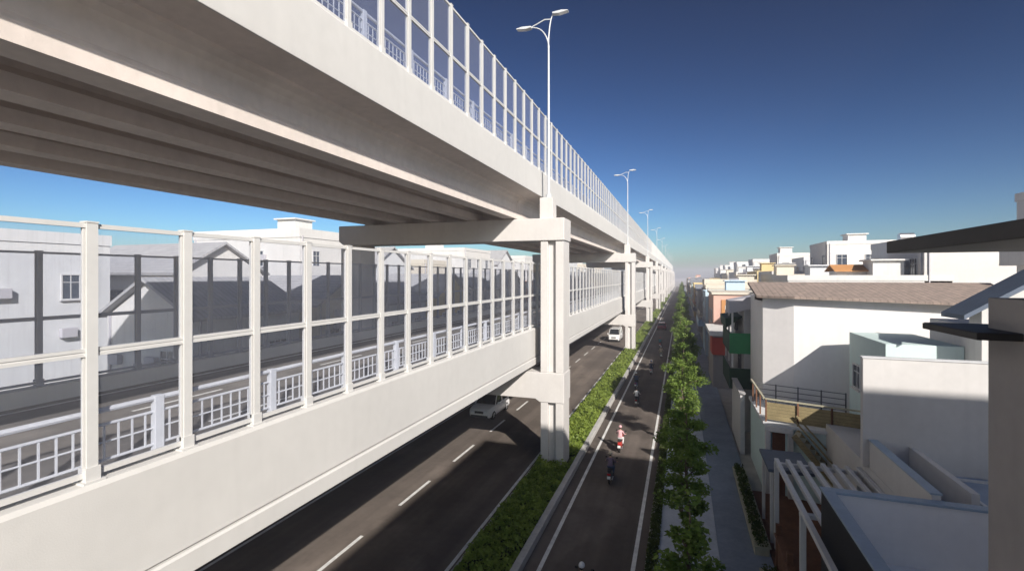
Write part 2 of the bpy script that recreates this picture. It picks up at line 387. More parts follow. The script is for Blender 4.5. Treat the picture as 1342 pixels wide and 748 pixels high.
MB().ext([(-6.30, 3.75), (-6.30, 5.45), (-21.62, 5.45), (-21.62, 3.92), (-8.0, 3.92), (-7.75, 3.75)], 'y', -.82, .82).build('cross_beam', M['pier'], pier, bevel=.03)
MB().ext([(-6.28, 13.05), (-6.28, 14.34), (-21.7, 14.34), (-21.7, 13.30), (-21.3, 13.05)], 'y', -.88, .88).build('pier_cap', M['pier'], pier, bevel=.04)
for cx in (-9.56, -12.02, -14.5, -16.95, -19.4):
    for s in (-.5, .5): MB().box(cx - .3, cx + .3, s - .28, s + .28, 14.33, 14.41).build('bearing', M['kerb'], pier)
for cx in (-10.4, -12.6, -14.8, -17.0): MB().box(cx - .28, cx + .28, -.4, .4, 5.44, 5.49).build('bearing', M['kerb'], pier)
MB().box(-7.85, -7.05, -.42, .42, 14.33, 15.60).build('lamp_plinth', M['pier'], pier, bevel=.02)
for i in range(1, 12):
    dup(pier, (0, PIERS[i], 0), label='%s white portal pier from the camera along the viaduct' % ORD[i])

# street lamps on the piers
lamp = thing('street_lamp', 'nearest tall white twin-arm street lamp, standing against the upper barrier', 'street lamp', (-7.42, 28, 15.6), 0, 'street lamps along the viaduct')
MB().tube((0, 0, 0), (0, 0, 9.0), .085, .05, 12).tube((0, 0, 0), (0, 0, .25), .17, .17, 12).build('pole', M['lampgrey'], lamp, smooth=False)
def arm_pts(sx, reach, rise):
    P = []
    for t in np.linspace(0, 1, 9): P.append((sx * (reach * (t ** 1.5) - .02 * (1 - t)), 0, 8.9 + rise * (1 - (1 - t) ** 2.2)))
    return P
for sx, reach, rise in ((-1, 1.15, 1.35), (1, .35, 1.95)):
    P = arm_pts(sx, reach, rise)
    a = MB(); a.path(P, [.042 - .002 * i for i in range(9)], 8)
    e = P[-1]
    if sx < 0: a.path([(.16, 0, 10.55), (-.25, 0, 10.60), (-.75, 0, 10.40), e], [.035] * 4, 6)
    ob = a.build('arm', M['lampgrey'], lamp)
    h = MB(); s = sx
    h.ext([(e[0] - s * .1, e[2] - .04), (e[0] + s * .25, e[2] - .09), (e[0] + s * .8, e[2] - .02), (e[0] + s * .85, e[2] + .03), (e[0] + s * .45, e[2] + .09), (e[0] - s * .1, e[2] + .05)], 'y', -.16, .16)
    lh = h.build('luminaire', M['lampgrey'], lamp, bevel=.02)
    MB().add([(e[0] + s * .28, -.13, e[2] - .095), (e[0] + s * .76, -.13, e[2] - .032), (e[0] + s * .76, .13, e[2] - .032), (e[0] + s * .28, .13, e[2] - .095)], [(0, 1, 2, 3)]).build('lens', M['lens'], lh)
for i in range(1, 10):
    dup(lamp, (-7.42, PIERS[i], 15.6), label='%s tall twin-arm street lamp from the camera, above the viaduct' % ORD[i])

# noise barriers
def barrier(X, zb, H, y0, ntot, label, post_m, glass_m, side, nparts=100, sp=1.5):
    """side=+1: outer face looks to +x"""
    t = thing('noise_barrier', label, 'noise barrier', (X, y0, zb), 0, 'see-through noise barriers on the viaduct')
    n = min(ntot, nparts)
    post = MB()
    post.box(.04, .07, -.075, .075, .22, H).box(-.07, -.04, -.075, .075, .22, H).box(-.04, .04, -.02, .02, .22, H)
    post.box(-.08, .08, -.085, .085, H - .004, H + .02)
    post.prism([(-.13, -.15), (.13, -.15), (.13, .15), (-.13, .15)], 0, .03)
    post.box(-.09, .09, -.10, .10, .03, .23)
    p0 = post.build('post', post_m, t)
    pan = {}
    hm = H * .5
    for nm, za, zc in (('lower', .16, hm - .06), ('upper', hm + .06, H - .08)):
        g = MB().box(-.006, .006, .1, sp - .1, za, zc)
        g.box(-.02, .02, .06, .10, za, zc, 1).box(-.02, .02, sp - .10, sp - .06, za, zc, 1)
        pan[nm] = g.build('clear_panel', [glass_m, post_m], t)
    rails = [MB().box(-.035, .035, .03, sp - .03, H - .08, H - .01).build('top_rail', post_m, t),
             MB().ext([(-.04, hm - .06), (.04, hm - .06), (.04, hm - .014), (.028, hm - .01), (.028, hm + .01), (.04, hm + .014), (.04, hm + .06), (-.04, hm + .06), (-.04, hm + .014), (-.028, hm + .01), (-.028, hm - .01), (-.04, hm - .014)], 'y', .03, sp - .03).build('middle_rail', post_m, t),
             MB().box(-.03, .03, .03, sp - .03, .08, .16).build('bottom_rail', post_m, t)]
    for i in range(1, n):
        for o in [p0, pan['lower'], pan['upper']] + rails:
            c = o.copy(); C.objects.link(c); c.parent = t; c.location = (0, i * sp, 0)
    if ntot > n:
        A = MB(); G = MB()
        for i in range(n, ntot):
            yy = i * sp
            A.box(-.085, .085, yy - .1, yy + .1, 0, H)
        for za, zc in ((H - .08, H - .01), (hm - .06, hm + .06), (.08, .16)): A.box(-.035, .035, n * sp, ntot * sp, za, zc)
        for za, zc in ((.16, hm - .06), (hm + .06, H - .08)): G.box(-.006, .006, n * sp + .1, ntot * sp, za, zc)
        tag(A.build('post', post_m, t), kind='stuff'); tag(G.build('clear_panel', glass_m, t), kind='stuff')
    return t
barrier(-8.38, 7.93, 3.87, 4.84 - 7.5, 350, 'large clear noise barrier with cream posts along the near edge of the lower deck', M['white'], M['glass'], 1)
barrier(-8.2, 17.37, 3.81, 10.58 - 13.5, 350, 'clear noise barrier on the upper deck, seen from below against the sky', M['white'], M['glass_up'], 1)
barrier(-19.35, 7.5, 4.3, 9.76 - 6.0, 340, 'grey-posted noise barrier on the far edge of the lower deck, seen through the near one', M['darkpost'], M['glass_far'], -1)

# railings behind the barriers
def railing(X, zb, y0, n, label, sp=2.5, nparts=100):
    t = thing('guard_railing', label, 'railing', (X, y0, zb), 0, 'white guard railings on the viaduct')
    post = MB().box(-.06, .06, -.08, .08, 0, 1.02).box(-.08, .08, -.12, .12, 0, .05).build('post', M['rail'], t, bevel=.01)
    pn = MB().tube((0, .08, .97), (0, sp - .08, .97), .045, n=8)
    pn.tube((0, .08, .74), (0, sp - .08, .74), .025, n=6).tube((0, .08, .18), (0, sp - .08, .18), .025, n=6).tube((0, .08, .46), (0, sp - .08, .46), .016, n=6)
    for kx in range(1, 12): pn.box(-.012, .012, kx * sp / 12 - .012, kx * sp / 12 + .012, .18, .74)
    pn = pn.build('bar_panel', M['rail'], t)
    for i in range(1, n):
        for o in (post, pn):
            c = o.copy(); C.objects.link(c); c.parent = t; c.location = (0, i * sp, 0)
    return t
railing(-8.60, 7.93, 1.0, 70, 'white metal guard railing behind the near clear barrier on the lower deck')
railing(-8.36, 17.37, 4.0, 70, 'white metal guard railing behind the clear barrier on the upper deck')

# ------------------------------------------------------------------ vegetation
def leaf_mesh(name, centers, size, m, parent=None, flat=.4, extra=None):
    n = len(centers)
    d = rng.normal(size=(n, 3)); d[:, 2] = d[:, 2] * flat - .15
    d /= np.linalg.norm(d, axis=1)[:, None]
    e = rng.normal(size=(n, 3)); e -= (e * d).sum(1)[:, None] * d; e /= np.linalg.norm(e, axis=1)[:, None]
    s = size * rng.uniform(.6, 1.35, size=(n, 1))
    up_ = np.array([[0, 0, 1.0]])
    v = np.empty((n, 4, 3))
    v[:, 0] = centers - d * s * .5; v[:, 1] = centers + e * s * .3 + up_ * s * .05; v[:, 2] = centers + d * s * .55; v[:, 3] = centers - e * s * .3 + up_ * s * .05
    me = bpy.data.meshes.new(name)
    V = v.reshape(-1, 3); F = np.arange(4 * n).reshape(-1, 4)
    me.vertices.add(len(V)); me.vertices.foreach_set('co', V.ravel())
    me.loops.add(4 * n); me.loops.foreach_set('vertex_index', F.ravel())
    me.polygons.add(n); me.polygons.foreach_set('loop_start', np.arange(0, 4 * n, 4)); me.polygons.foreach_set('loop_total', np.full(n, 4))
    me.materials.append(m); me.update(); me.validate()
    o = bpy.data.objects.new(name, me); C.objects.link(o)
    if parent: o.parent = parent
    return o

def make_tree(seed, H, rad, nleaf, label):
    r_ = random.Random(seed); g = np.random.default_rng(seed)
    t = thing('street_tree', label, 'tree', (0, 0, 0), 0, 'street trees along the pavement')
    tr = MB(); pts = [(0, 0, 0)]; rs = [.11]
    for i in range(1, 8):
        f = i / 7; pts.append((r_.uniform(-.08, .08) * f * 2, r_.uniform(-.08, .08) * f * 2, H * .93 * f)); rs.append(.11 * (1 - f) + .015)
    tr.path(pts, rs, 8)
    clumps = []
    nb = 22
    for i in range(nb):
        f = .33 + .62 * i / nb
        z = H * .93 * f; a = i * 2.4 + r_.uniform(-.5, .5)
        prof = math.sin(min(1, (f - .28) / .30) * PI / 2) * (1 - max(0, (f - .55) / .52) ** 1.4)
        L = rad * max(.22, prof) * r_.uniform(.55, 1.25)
        base = Vector((0, 0, z)); tip = base + Vector((math.cos(a) * L, math.sin(a) * L, .25 * L + r_.uniform(-.1, .25)))
        mid = base.lerp(tip, .55) + Vector((0, 0, .10 * L))
        tr.path([base, mid, tip], [.035, .022, .008], 5)
        for q in range(4):
            c = mid.lerp(tip, q / 3.0) if q else base.lerp(mid, .75)
            clumps.append((c, L * (.20 + .2 * r_.random()) + .14))
    clumps.append((Vector((0, 0, H * .97)), .35))
    tr.build('trunk', M['bark'], t)
    P = []
    w = np.array([c[1] ** 1.6 for c in clumps]); w = w / w.sum()
    for (c, cr), ww in zip(clumps, w):
        k_ = max(6, int(nleaf * ww))
        q = g.normal(size=(k_, 3)); q *= (g.random((k_, 1)) ** .45) / np.linalg.norm(q, axis=1)[:, None]
        q[:, 2] *= .7
        P.append(np.array(c)[None] + q * cr)
    P = np.concatenate(P)
    leaf_mesh('crown', P, .135, M['leafA'], t)
    return t
protos = [make_tree(3, 6.3, 1.0, 5200, 'x'), make_tree(8, 7.0, 1.12, 5400, 'x'), make_tree(21, 6.9, 1.05, 5600, 'x'), make_tree(34, 7.4, 1.15, 6500, 'x')]
ty = 11.2; i = 0
while ty < 330:
    lab = ('%s small leafy street tree from the camera, between service lane and pavement' % ORD[i]) if i < 30 else None
    xx = .12 + random.uniform(-.15, .25)
    o = protos[i] if i < 4 else dup(protos[random.randrange(4)])
    if i < 4: o.rotation_euler = (0, 0, random.uniform(0, 6.28))
    else: o.rotation_euler = (0, 0, random.uniform(0, 6.28))
    o.location = (xx, ty, .1)
    s_ = random.uniform(.9, 1.12); o.scale = (s_, s_, s_ * random.uniform(.95, 1.08))
    o['label'] = lab or 'far-off street tree at the end of the row, where the trees merge'
    ty += (7.4, 5.4, 8.8, 5.6)[i] if i < 4 else random.uniform(5.6, 7.0) if i < 12 else random.uniform(7.0, 11.0)
    i += 1

# hedge in the median (nobody could count its plants)
def hedge():
    cs = []; sz = []
    for (ya, yb, dens) in ((5, 45, 430), (45, 90, 230), (90, 190, 90), (190, 330, 30)):
        n = int((yb - ya) * 1.95 * dens)
        x = rng.uniform(-7.86, -5.93, n); yy = rng.uniform(ya, yb, n)
        top = .42 + .10 * np.sin(yy * 2.1 + x * 3) + .09 * np.sin(yy * 5.3 - x * 6.1) + .05 * np.sin(yy * 11 + x * 9) + .06 * np.sin(yy * .7)
        edge = np.minimum(x + 7.9, -5.9 - x); top *= np.clip(.45 + edge * 2.2, 0, 1)
        z = .14 + top * rng.uniform(.25, 1.12, n) ** .6
        ok = np.ones(n, bool)
        for p in PIERS: ok &= ~((yy > p - .9) & (yy < p + .9) & (x < -6.0) & (x > -7.75))
        cs.append(np.stack([x, yy, z], 1)[ok])
        s_ = {430: .15, 230: .19, 90: .3, 30: .5}[dens]
        sz.append(np.full(ok.sum(), s_))
    c = np.concatenate(cs); s = np.concatenate(sz)[:, None]
    o = leaf_mesh('median_hedge', c, 1.0 * s, M['leafB'], flat=.7)
    tag(o, 'low leafy green hedge planted along the central median', 'hedge', kind='stuff')
hedge()
# thin verge of grass at the foot of the trees
n = 16000
c = np.stack([rng.uniform(-1.28, -.85, n), rng.uniform(7, 60, n), rng.uniform(.14, .26, n)], 1)
o = leaf_mesh('grass', c, .11, M['leafC'], flat=1.6); tag(o, 'narrow strip of rough grass along the pavement kerb', 'grass', kind='stuff')

# ------------------------------------------------------------------ buildings
def window(par, face, pos, a, z, w, h, fm=None, bars=1, sill=True):
    """face 'S' (-y) at y=pos, 'W' (-x) at x=pos, 'E' (+x) at x=pos; a = centre along the wall"""
    fm = fm or M['frame']
    def bx(mb, a0, a1, z0, z1, d0, d1):
        if face == 'S': mb.box(a0, a1, pos - d1, pos - d0, z0, z1)
        elif face == 'W': mb.box(pos - d1, pos - d0, a0, a1, z0, z1)
        else: mb.box(pos + d0, pos + d1, a0, a1, z0, z1)
    f = MB(); t = .07
    bx(f, a - w / 2 - t, a - w / 2, z - t, z + h + t, -.02, .09); bx(f, a + w / 2, a + w / 2 + t, z - t, z + h + t, -.02, .09)
    bx(f, a - w / 2, a + w / 2, z + h, z + h + t, -.02, .09); bx(f, a - w / 2, a + w / 2, z - t, z, -.02, .09)
    for q in range(bars):
        xx = a - w / 2 + w * (q + 1) / (bars + 1); bx(f, xx - .025, xx + .025, z, z + h, -.02, .05)
    bx(f, a - w / 2, a + w / 2, z + h * .68, z + h * .68 + .045, -.02, .046)
    if sill: bx(f, a - w / 2 - .14, a + w / 2 + .14, z - t - .06, z - t - .002, -.02, .17)
    fo = local(f.build('window', fm), par)
    p = MB(); bx(p, a - w / 2, a + w / 2, z, z + h, -.02, .025)
    po = p.build('pane', M['win']); po.parent = fo
    return fo

def house(label, x0, x1, y0, y1, h, wm, roof='flat', wins=True, faces='SW', base=0, seed=0, cat='house', group=None, roofm=None, balcony=True, name='house', nmax=99):
    r_ = random.Random(seed)
    t = thing(name, label, cat, ((x0 + x1) / 2, (y0 + y1) / 2, 0), 0, group)
    w = MB().box(x0, x1, y0, y1, base, h)
    local(w.build('wall', wm, bevel=.02), t)
    if roof == 'flat':
        p = MB(); ph = r_.choice((.5, .7, .9)); th = .18
        p.box(x0 - .06, x1 + .06, y0 - .06, y0 + th, h, h + ph).box(x0 - .06, x1 + .06, y1 - th, y1 + .06, h, h + ph)
        p.box(x0 - .06, x0 + th, y0 + th, y1 - th, h, h + ph - .004).box(x1 - th, x1 + .06, y0 + th, y1 - th, h, h + ph - .004)
        local(p.build('roof_parapet', wm), t)
        if r_.random() < .6:
            sx = r_.uniform(x0 + 1, x1 - 3.4); sy = r_.uniform(y0 + 1, max(y0 + 1.1, y1 - 3.5)); hh = r_.uniform(1.8, 2.6)
            local(MB().box(sx, sx + 2.4, sy, sy + 2.6, h, h + hh).box(sx - .25, sx + 2.65, sy - .3, sy + 2.85, h + hh, h + hh + .14).build('roof_room', wm), t)
        if r_.random() < .45:
            cx = r_.uniform(x0 + 1, x1 - 1); cy = r_.uniform(y0 + 1, y1 - 1)
            q = MB(); q.tube((cx - .7, cy, h + 1.3), (cx + .7, cy, h + 1.3), .5, n=14)
            for sx in (-.45, .45):
                for sy in (-.3, .3): q.tube((cx + sx, cy + sy, h), (cx + sx, cy + sy, h + 1.0), .03, n=5)
            local(q.build('water_tank', M['rim']), t)
    elif roof == 'gable_x':      # ridge along x
        e = .45; ym = (y0 + y1) / 2; rh = (y1 - y0) * .3
        local(MB().ext([(y0 - e, h - .12), (ym, h + rh), (y1 + e, h - .12), (y1 + e, h + .06), (ym, h + rh + .2), (y0 - e, h + .06)], 'x', x0 - e, x1 + e).build('roof', roofm or M['roofgrey']), t)
        local(MB().ext([(y0 + .01, h - .01), (y1 - .01, h - .01), (ym, h + rh - .02)], 'x', x0 + .01, x1 - .01).build('gable', wm), t)
    elif roof == 'gable_y':
        e = .45; xm = (x0 + x1) / 2; rh = (x1 - x0) * .3
        local(MB().ext([(x0 - e, h - .12), (xm, h + rh), (x1 + e, h - .12), (x1 + e, h + .06), (xm, h + rh + .2), (x0 - e, h + .06)], 'y', y0 - e, y1 + e).build('roof', roofm or M['roofgrey']), t)
        local(MB().ext([(x0 + .01, h - .01), (x1 - .01, h - .01), (xm, h + rh - .02)], 'y', y0 + .01, y1 - .01).build('gable', wm), t)
    elif roof == 'shed':
        e = .4; local(MB().ext([(y0 - e, h + .02), (y1 + e, h + .9), (y1 + e, h + 1.02), (y0 - e, h + .14)], 'x', x0 - e, x1 + e).build('roof', roofm or M['roofmetal']), t)
        local(MB().ext([(y0 + .01, h - .01), (y1 - .01, h - .01), (y1 - .01, h + .84)], 'x', x0 + .01, x1 - .01).build('gable', wm), t)
    if wins and nmax > 4:
        for f in faces:
            a0, a1, pos = (x0, x1, y0) if f == 'S' else (y0, y1, x0 if f == 'W' else x1)
            def fb(mb, p, q, z0, z1, d0, d1):
                if f == 'S': return mb.box(p, q, pos - d1, pos - d0, z0, z1)
                if f == 'W': return mb.box(pos - d1, pos - d0, p, q, z0, z1)
                return mb.box(pos + d0, pos + d1, p, q, z0, z1)
            pa = a0 + .35; local(fb(MB(), pa - .05, pa + .05, base + .1, h + .2, .02, .12).build('rain_pipe', M['awngrey']), t)
            for q in range(2):
                aa = r_.uniform(a0 + 1, a1 - 1); zz = base + (h - base) * r_.uniform(.55, .9)
                local(fb(MB(), aa - .42, aa + .42, zz, zz + .58, .05, .36).build('air_conditioner', M['awngrey'], bevel=.02), t)
    if wins:
        st = max(1, int((h - base) / 3.3)); fh = (h - base) / st; nw = 0
        fm = r_.choice((M['frame'], M['frame'], M['frame_d']))
        for f in faces:
            a0, a1, pos = (x0, x1, y0) if f == 'S' else (y0, y1, x0 if f == 'W' else x1)
            n_ = max(1, int((a1 - a0) / 3.2))
            for s in range(st - 1, -1, -1):
                zz = base + s * fh + .95
                if zz < 1.2 and base < 1: continue
                for q in range(n_):
                    if r_.random() < (.35 if f == 'S' else .15) or nw >= nmax: continue
                    a = a0 + (a1 - a0) * (q + .5) / n_
                    ww = r_.choice((.9, 1.2, 1.5)); window(t, f, pos, a, zz, ww, min(1.45, fh - 1.3), fm, 1 if ww < 1.4 else 2); nw += 1
            if balcony and st > 1 and r_.random() < .7 and f in 'WE':
                zz = base + (st - 1) * fh; d = 1.0; sg = -1 if f == 'W' else 1
                xa, xb = sorted((pos + sg * .002, pos + sg * d)); q = MB().box(xa, xb, a0 + .3, a1 - .3, zz - .05, zz + .10)
                xo = pos + sg * (d - .06); xa, xb = sorted((xo, xo + sg * .05)); q.box(xa, xb, a0 + .3, a1 - .3, zz + .10, zz + .9)
                local(q.build('balcony', wm), t)
    return t

# --- dark building at the right edge, its canopies
D = thing('corner_building', 'dark taupe building wall at the right edge under two flat black canopies', 'building', (12, -2, 0))
local(MB().prism([(4.5, 9.6), (4.5, -16), (20, -16), (20, 3.0), (5.7, 3.0), (5.7, 9.6)], 0, 10.67).build('wall', M['w_taupe'], bevel=.02), D)
local(MB().box(5.702, 5.74, 3.0, 9.56, 3.06, 10.6).box(5.75, 20, 3.002, 3.04, 3.06, 10.6).build('bounce_facing', M['w_white']), D)  # white facing added out of view to bounce light onto the terrace
r = local(MB().box(3.8, 7.2, 4.5, 11.46, 11.45, 11.68).build('roof_canopy', M['dark'], bevel=.015), D)
q = local(MB().box(3.98, 6.0, 8.75, 10.42, 10.09, 10.19).build('window_canopy', M['dark'], bevel=.008), D)
local(MB().box(4.0, 5.98, 8.77, 10.40, 10.192, 10.2).build('canopy_top', M['darktop']), D)
for px_, py_ in ((5.1, 5.2), (5.1, 8.8)): local(MB().tube((px_, py_, 10.66), (px_, py_, 11.45), .07, n=10).build('canopy_post', M['dark']), D)
# unseen block added behind the camera, sized to throw shade on the lanes
house('unseen tall white block added behind the camera to shade the lanes', 12.3, 42, -22, -.2, 22.2, M['w_white'], wins=False, seed=2)

# --- terrace with shade-blue coping
A = thing('roof_terrace', 'walled roof terrace with shade-blue coping and black outer cladding, beside the dark corner building', 'terrace', (8, 13, 0))
w = MB().box(3.88, 4.08, 9.62, 16.2, 0, 4.8).box(3.88, 14, 16.2, 16.4, 0, 4.8)
local(w.build('wall', M['w_bright'], bevel=.01), A)
local(MB().box(3.85, 3.878, 9.62, 16.4, .3, 4.78).build('cladding', M['black']), A)
local(MB().box(3.82, 4.14, 9.62, 16.14, 4.802, 4.87).box(3.82, 14, 16.142, 16.46, 4.802, 4.87).build('coping', M['coping'], bevel=.01), A)
local(MB().prism([(4.09, 9.62), (5.72, 9.62), (5.72, 3.05), (14, 3.05), (14, 16.19), (4.09, 16.19)], 0, 3.05).build('floor', M['w_bright']), A)

# --- white house C with gabled upper block
Hc = thing('stepped_house', 'white stepped house with a tall blank end wall behind the terrace with shade-blue coping', 'house', (11, 21, 0))
local(MB().box(6.5, 20, 16.45, 27, 0, 4.0).build('wall', M['w_lav'], bevel=.02), Hc)
local(MB().box(6.3, 11.2, 21.2, 21.45, 4.004, 8.0).box(8.8, 11.19, 21.46, 25.3, 4.004, 7.0).build('wall', M['w_lav'], bevel=.02), Hc)
local(MB().box(6.28, 11.2, 21.17, 21.48, 8.002, 8.05).build('coping', M['w_white2']), Hc)
local(MB().box(6.5, 6.72, 16.47, 21.18, 4.004, 5.0).box(7.7, 7.9, 17.2, 21.18, 4.004, 4.9).build('parapet', M['w_lav'], bevel=.01), Hc)
local(MB().box(6.47, 6.75, 16.47, 21.17, 5.002, 5.05).build('coping', M['coping']), Hc)
local(MB().box(6.73, 20, 16.47, 21.18, 4.004, 4.03).build('floor', M['floor_b']), Hc)
local(MB().box(8.6, 8.7, 16.6, 21.1, 4.032, 4.10).box(8.7, 12, 20.7, 20.8, 4.032, 4.10).build('drain_edge', M['w_white']), Hc)
local(MB().box(11.2, 18.0, 24.3, 25.2, 4.004, 9.8).box(11.21, 18.0, 25.21, 28.6, 4.004, 9.0).build('wall', M['w_white'], bevel=.02), Hc)
local(MB().ext([(11.21, 9.79), (17.99, 9.79), (14.6, 12.0)], 'y', 24.31, 25.2).build('gable', M['w_white']), Hc)
local(MB().ext([(10.35, 9.32), (14.6, 12.08), (18.85, 9.32), (18.85, 9.5), (14.6, 12.3), (10.35, 9.5)], 'y', 23.6, 25.4).build('roof', M['bluedark']), Hc)

# --- house B: tiled white house with the railed terrace
P0 = Vector((4.0, 27.6)); P1 = Vector((8.35, 26.2)); dr = (P1 - P0).normalized(); nr = Vector((dr.y, -dr.x))  # nr points to camera side
if nr.y > 0: nr = -nr
Bh = thing('tiled_roof_house', 'white house with brown tiled roof strip above a railed upper terrace', 'house', (9, 31, 0))
local(MB().prism([(4.0, 27.62), (8.38, 26.22), (8.38, 33), (4.0, 33)], 0, 3.5).build('ground_floor', M['w_mint'], bevel=.02), Bh)
local(MB().prism([(3.9, 27.5), (8.4, 26.06), (8.4, 33.1), (3.9, 33.1)], 3.504, 3.66).build('terrace_slab', M['w_white2'], bevel=.01), Bh)
FW = [(4.6, 32.6), (6.1, 31.8), (15.2, 30.3), (15.6, 38), (4.6, 38)]
local(MB().prism(FW, 3.664, 9.75).build('wall', M['w_bright'], bevel=.02), Bh)
# tiled roof: eave follows the front wall, ridge behind
rv = [(4.25, 32.4, 9.86), (6.0, 31.35, 9.86), (15.6, 29.7, 9.62), (17.0, 36.0, 10.62), (4.2, 36.2, 10.62)]
rb = MB(); n_ = len(rv)
rb.add(rv + [(x, y_, z - .14) for x, y_, z in rv], [(0, 1, 2, 3, 4), (9, 8, 7, 6, 5)] + [(i, (i + 1) % 5, 5 + (i + 1) % 5, 5 + i) for i in range(5)])
local(rb.build('roof', M['rooftile']), Bh)
local(MB().prism([(4.6, 32.62), (6.1, 31.82), (15.2, 30.35), (15.5, 36), (4.6, 36)], 9.5, 9.7).build('eave', M['w_white']), Bh)
local(MB().box(8.42, 11.19, 25.5, 30.35, 3.664, 8.05).build('cyan_shade_block', M['w_mint'], bevel=.02), Bh)  # cyan shade of a wall return put into this block's colour
window(Bh, 'W', 8.42, 29.0, 5.4, 1.0, 1.1, M['frame'], 1)
def P(s, off=0, z=0): v = P0 + dr * s - nr * (-off); return (v.x, v.y, z)
# porch frame, door
pf = MB()
for s in (.15, 1.15): 
    pf.bar(P(s, .12, 0), P(s, .12, 3.5), .22, .22)
pf.bar(P(.04, .12, 3.38), P(1.26, .12, 3.38), .24, .22)
local(pf.build('door_surround', M['w_white']), Bh)
local(MB().bar(P(.65, .03, 0), P(.65, .03, 3.2), .62, .06).build('door', M['timber']), Bh)
local(MB().bar(P(2.75, .02, 1.75), P(4.4, .02, 1.75), .05, 3.48).build('front_panel', M['w_white']), Bh)
# front railing with boards, rear metal railing
rl = thing('board_railing', 'olive boarded railing along the front of the upper terrace', 'railing', (4, 27.6, 3.66))
bd = MB(); L_ = 4.3
bd.bar(P(.0, -.06, 3.66 + .55), P(L_, -.06, 3.66 + .55), .03, .86)
local(bd.build('board_panel', M['wood']), rl)
tp = MB().bar(P(0, -.06, 4.80), P(L_, -.06, 4.80), .09, .07)
tp.bar((3.98, 27.66, 4.80), (3.98, 32.5, 4.80), .09, .07)
local(tp.build('top_rail', M['plant_box']), rl)
for s in (0.05, 1.45, 2.85, 4.2): local(MB().bar(P(s, -.02, 3.66), P(s, -.02, 4.78), .07, .07).build('post', M['timber']), rl)
for yy in (29, 30.4, 31.8): local(MB().box(3.95, 4.02, yy, yy + .07, 3.66, 4.78).build('post', M['timber']), rl)
rr = thing('metal_railing', 'thin dark metal railing in front of the white wall on the upper terrace', 'railing', (6, 31, 3.66))
Q0 = Vector((4.1, 32.0, 3.66)); Q1 = Vector((8.3, 30.5, 3.66))
for z in (.15, .45, .75, 1.05): local(MB().bar(Q0 + Vector((0, 0, z)), Q1 + Vector((0, 0, z)), .03, .035).build('bar', M['frame_d']), rr)
for q in range(5):
    pq = Q0.lerp(Q1, q / 4); local(MB().bar(pq, pq + Vector((0, 0, 1.1)), .06, .06).build('post', M['frame_d']), rr)
# outside stair
stt = thing('outside_stair', 'olive outside stair with handrails running down the front of the tiled house', 'stair', (6, 27, 0))
sb = MB(); ns = 14
for q in range(ns):
    s = 1.5 + q * .2; z = 3.4 - q * .24
    a = Vector(P(s, .12)); bq = Vector(P(s, .95)); sb.bar((a.x, a.y, z), (bq.x, bq.y, z), .26, .05)
local(sb.build('tread', M['plant_box']), stt)
for off in (.1, .98):
    a = Vector(P(1.4, off)); bq = Vector(P(4.3, off))
    local(MB().bar((a.x, a.y, 3.45), (bq.x, bq.y, .05), .06, .26).build('stringer', M['wood']), stt)
    local(MB().bar((a.x, a.y, 4.2), (bq.x, bq.y, .95), .06, .07).build('handrail', M['wood']), stt)

# --- pergola
pg = thing('pergola', 'white slatted pergola roof between the railed terrace and the terrace with shade-blue coping', 'pergola', (5, 19, 0))
for q in range(8):
    x = 3.6 + q * .40
    local(MB().box(x - .075, x + .075, 13.4 if x < 3.78 else 16.5, 22.0, 3.56, 3.72).build('slat' if 0 < q else 'edge_beam', M['w_white2'], bevel=.01), pg)
for ya in (21.85, 17.4): local(MB().box(3.52, 6.48, ya, ya + .2, 3.44, 3.558).build('cross_beam', M['w_white2']), pg)
for x, y_ in ((3.6, 21.95), (6.4, 21.95), (3.6, 17.47)):
    local(MB().box(x - .08, x + .08, y_ - .08, y_ + .08, 0, 3.438).build('post', M['w_white2']), pg)
cn = thing('flat_canopy', 'flat slate-blue canopy on a white post, just beyond the pergola', 'canopy', (4.2, 23.5, 0))
local(MB().box(3.35, 5.0, 22.2, 24.7, 3.05, 3.18).build('roof', M['bluedark'], bevel=.01), cn)
for x, y_ in ((3.5, 24.5), (3.5, 22.4)): local(MB().box(x - .06, x + .06, y_ - .06, y_ + .06, 0, 3.05).build('post', M['w_white']), cn)
# floor of the yard under the pergola
tag(MB().box(3.32, 6.48, 16.45, 27.5, 0, .12).build('yard_floor', M['timber']), kind='structure')
# timber porch fence at street level
tf = thing('timber_fence', 'low brown timber fence with posts at street level below the pergola', 'fence', (3.4, 17, 0))
for yy in (12.5, 14.5, 16.5, 18.5, 20.5): local(MB().box(3.34, 3.52, yy - .09, yy + .09, 0, 1.75).build('post', M['timber'], bevel=.01), tf)
local(MB().box(3.38, 3.48, 12.5, 20.5, .25, 1.25).build('board_panel', M['timber']), tf)
local(MB().box(3.30, 3.56, 12.4, 20.6, 1.28, 1.38).build('top_rail', M['timber'], bevel=.01), tf)
# planters
for (ya, yb, lab) in ((12.0, 19.6, 'long pale planter along the path in front of the brown timber fence'), (21.2, 29.6, 'pale planter with low plants by the white canopy post')):
    pt = thing('planter', lab, 'planter', (3.0, (ya + yb) / 2, 0), 0, 'planters along the path')
    local(MB().box(2.72, 3.24, ya, yb, 0, .42).box(2.66, 3.30, ya - .05, yb + .05, .422, .47).build('box', M['plant_box'], bevel=.01), pt)
    n = 1400
    c = np.stack([rng.uniform(2.75, 3.2, n), rng.uniform(ya, yb, n), .48 + .22 * rng.random(n)], 1)
    local(leaf_mesh('foliage', c, .13, M['leafC'], flat=1.2), pt)

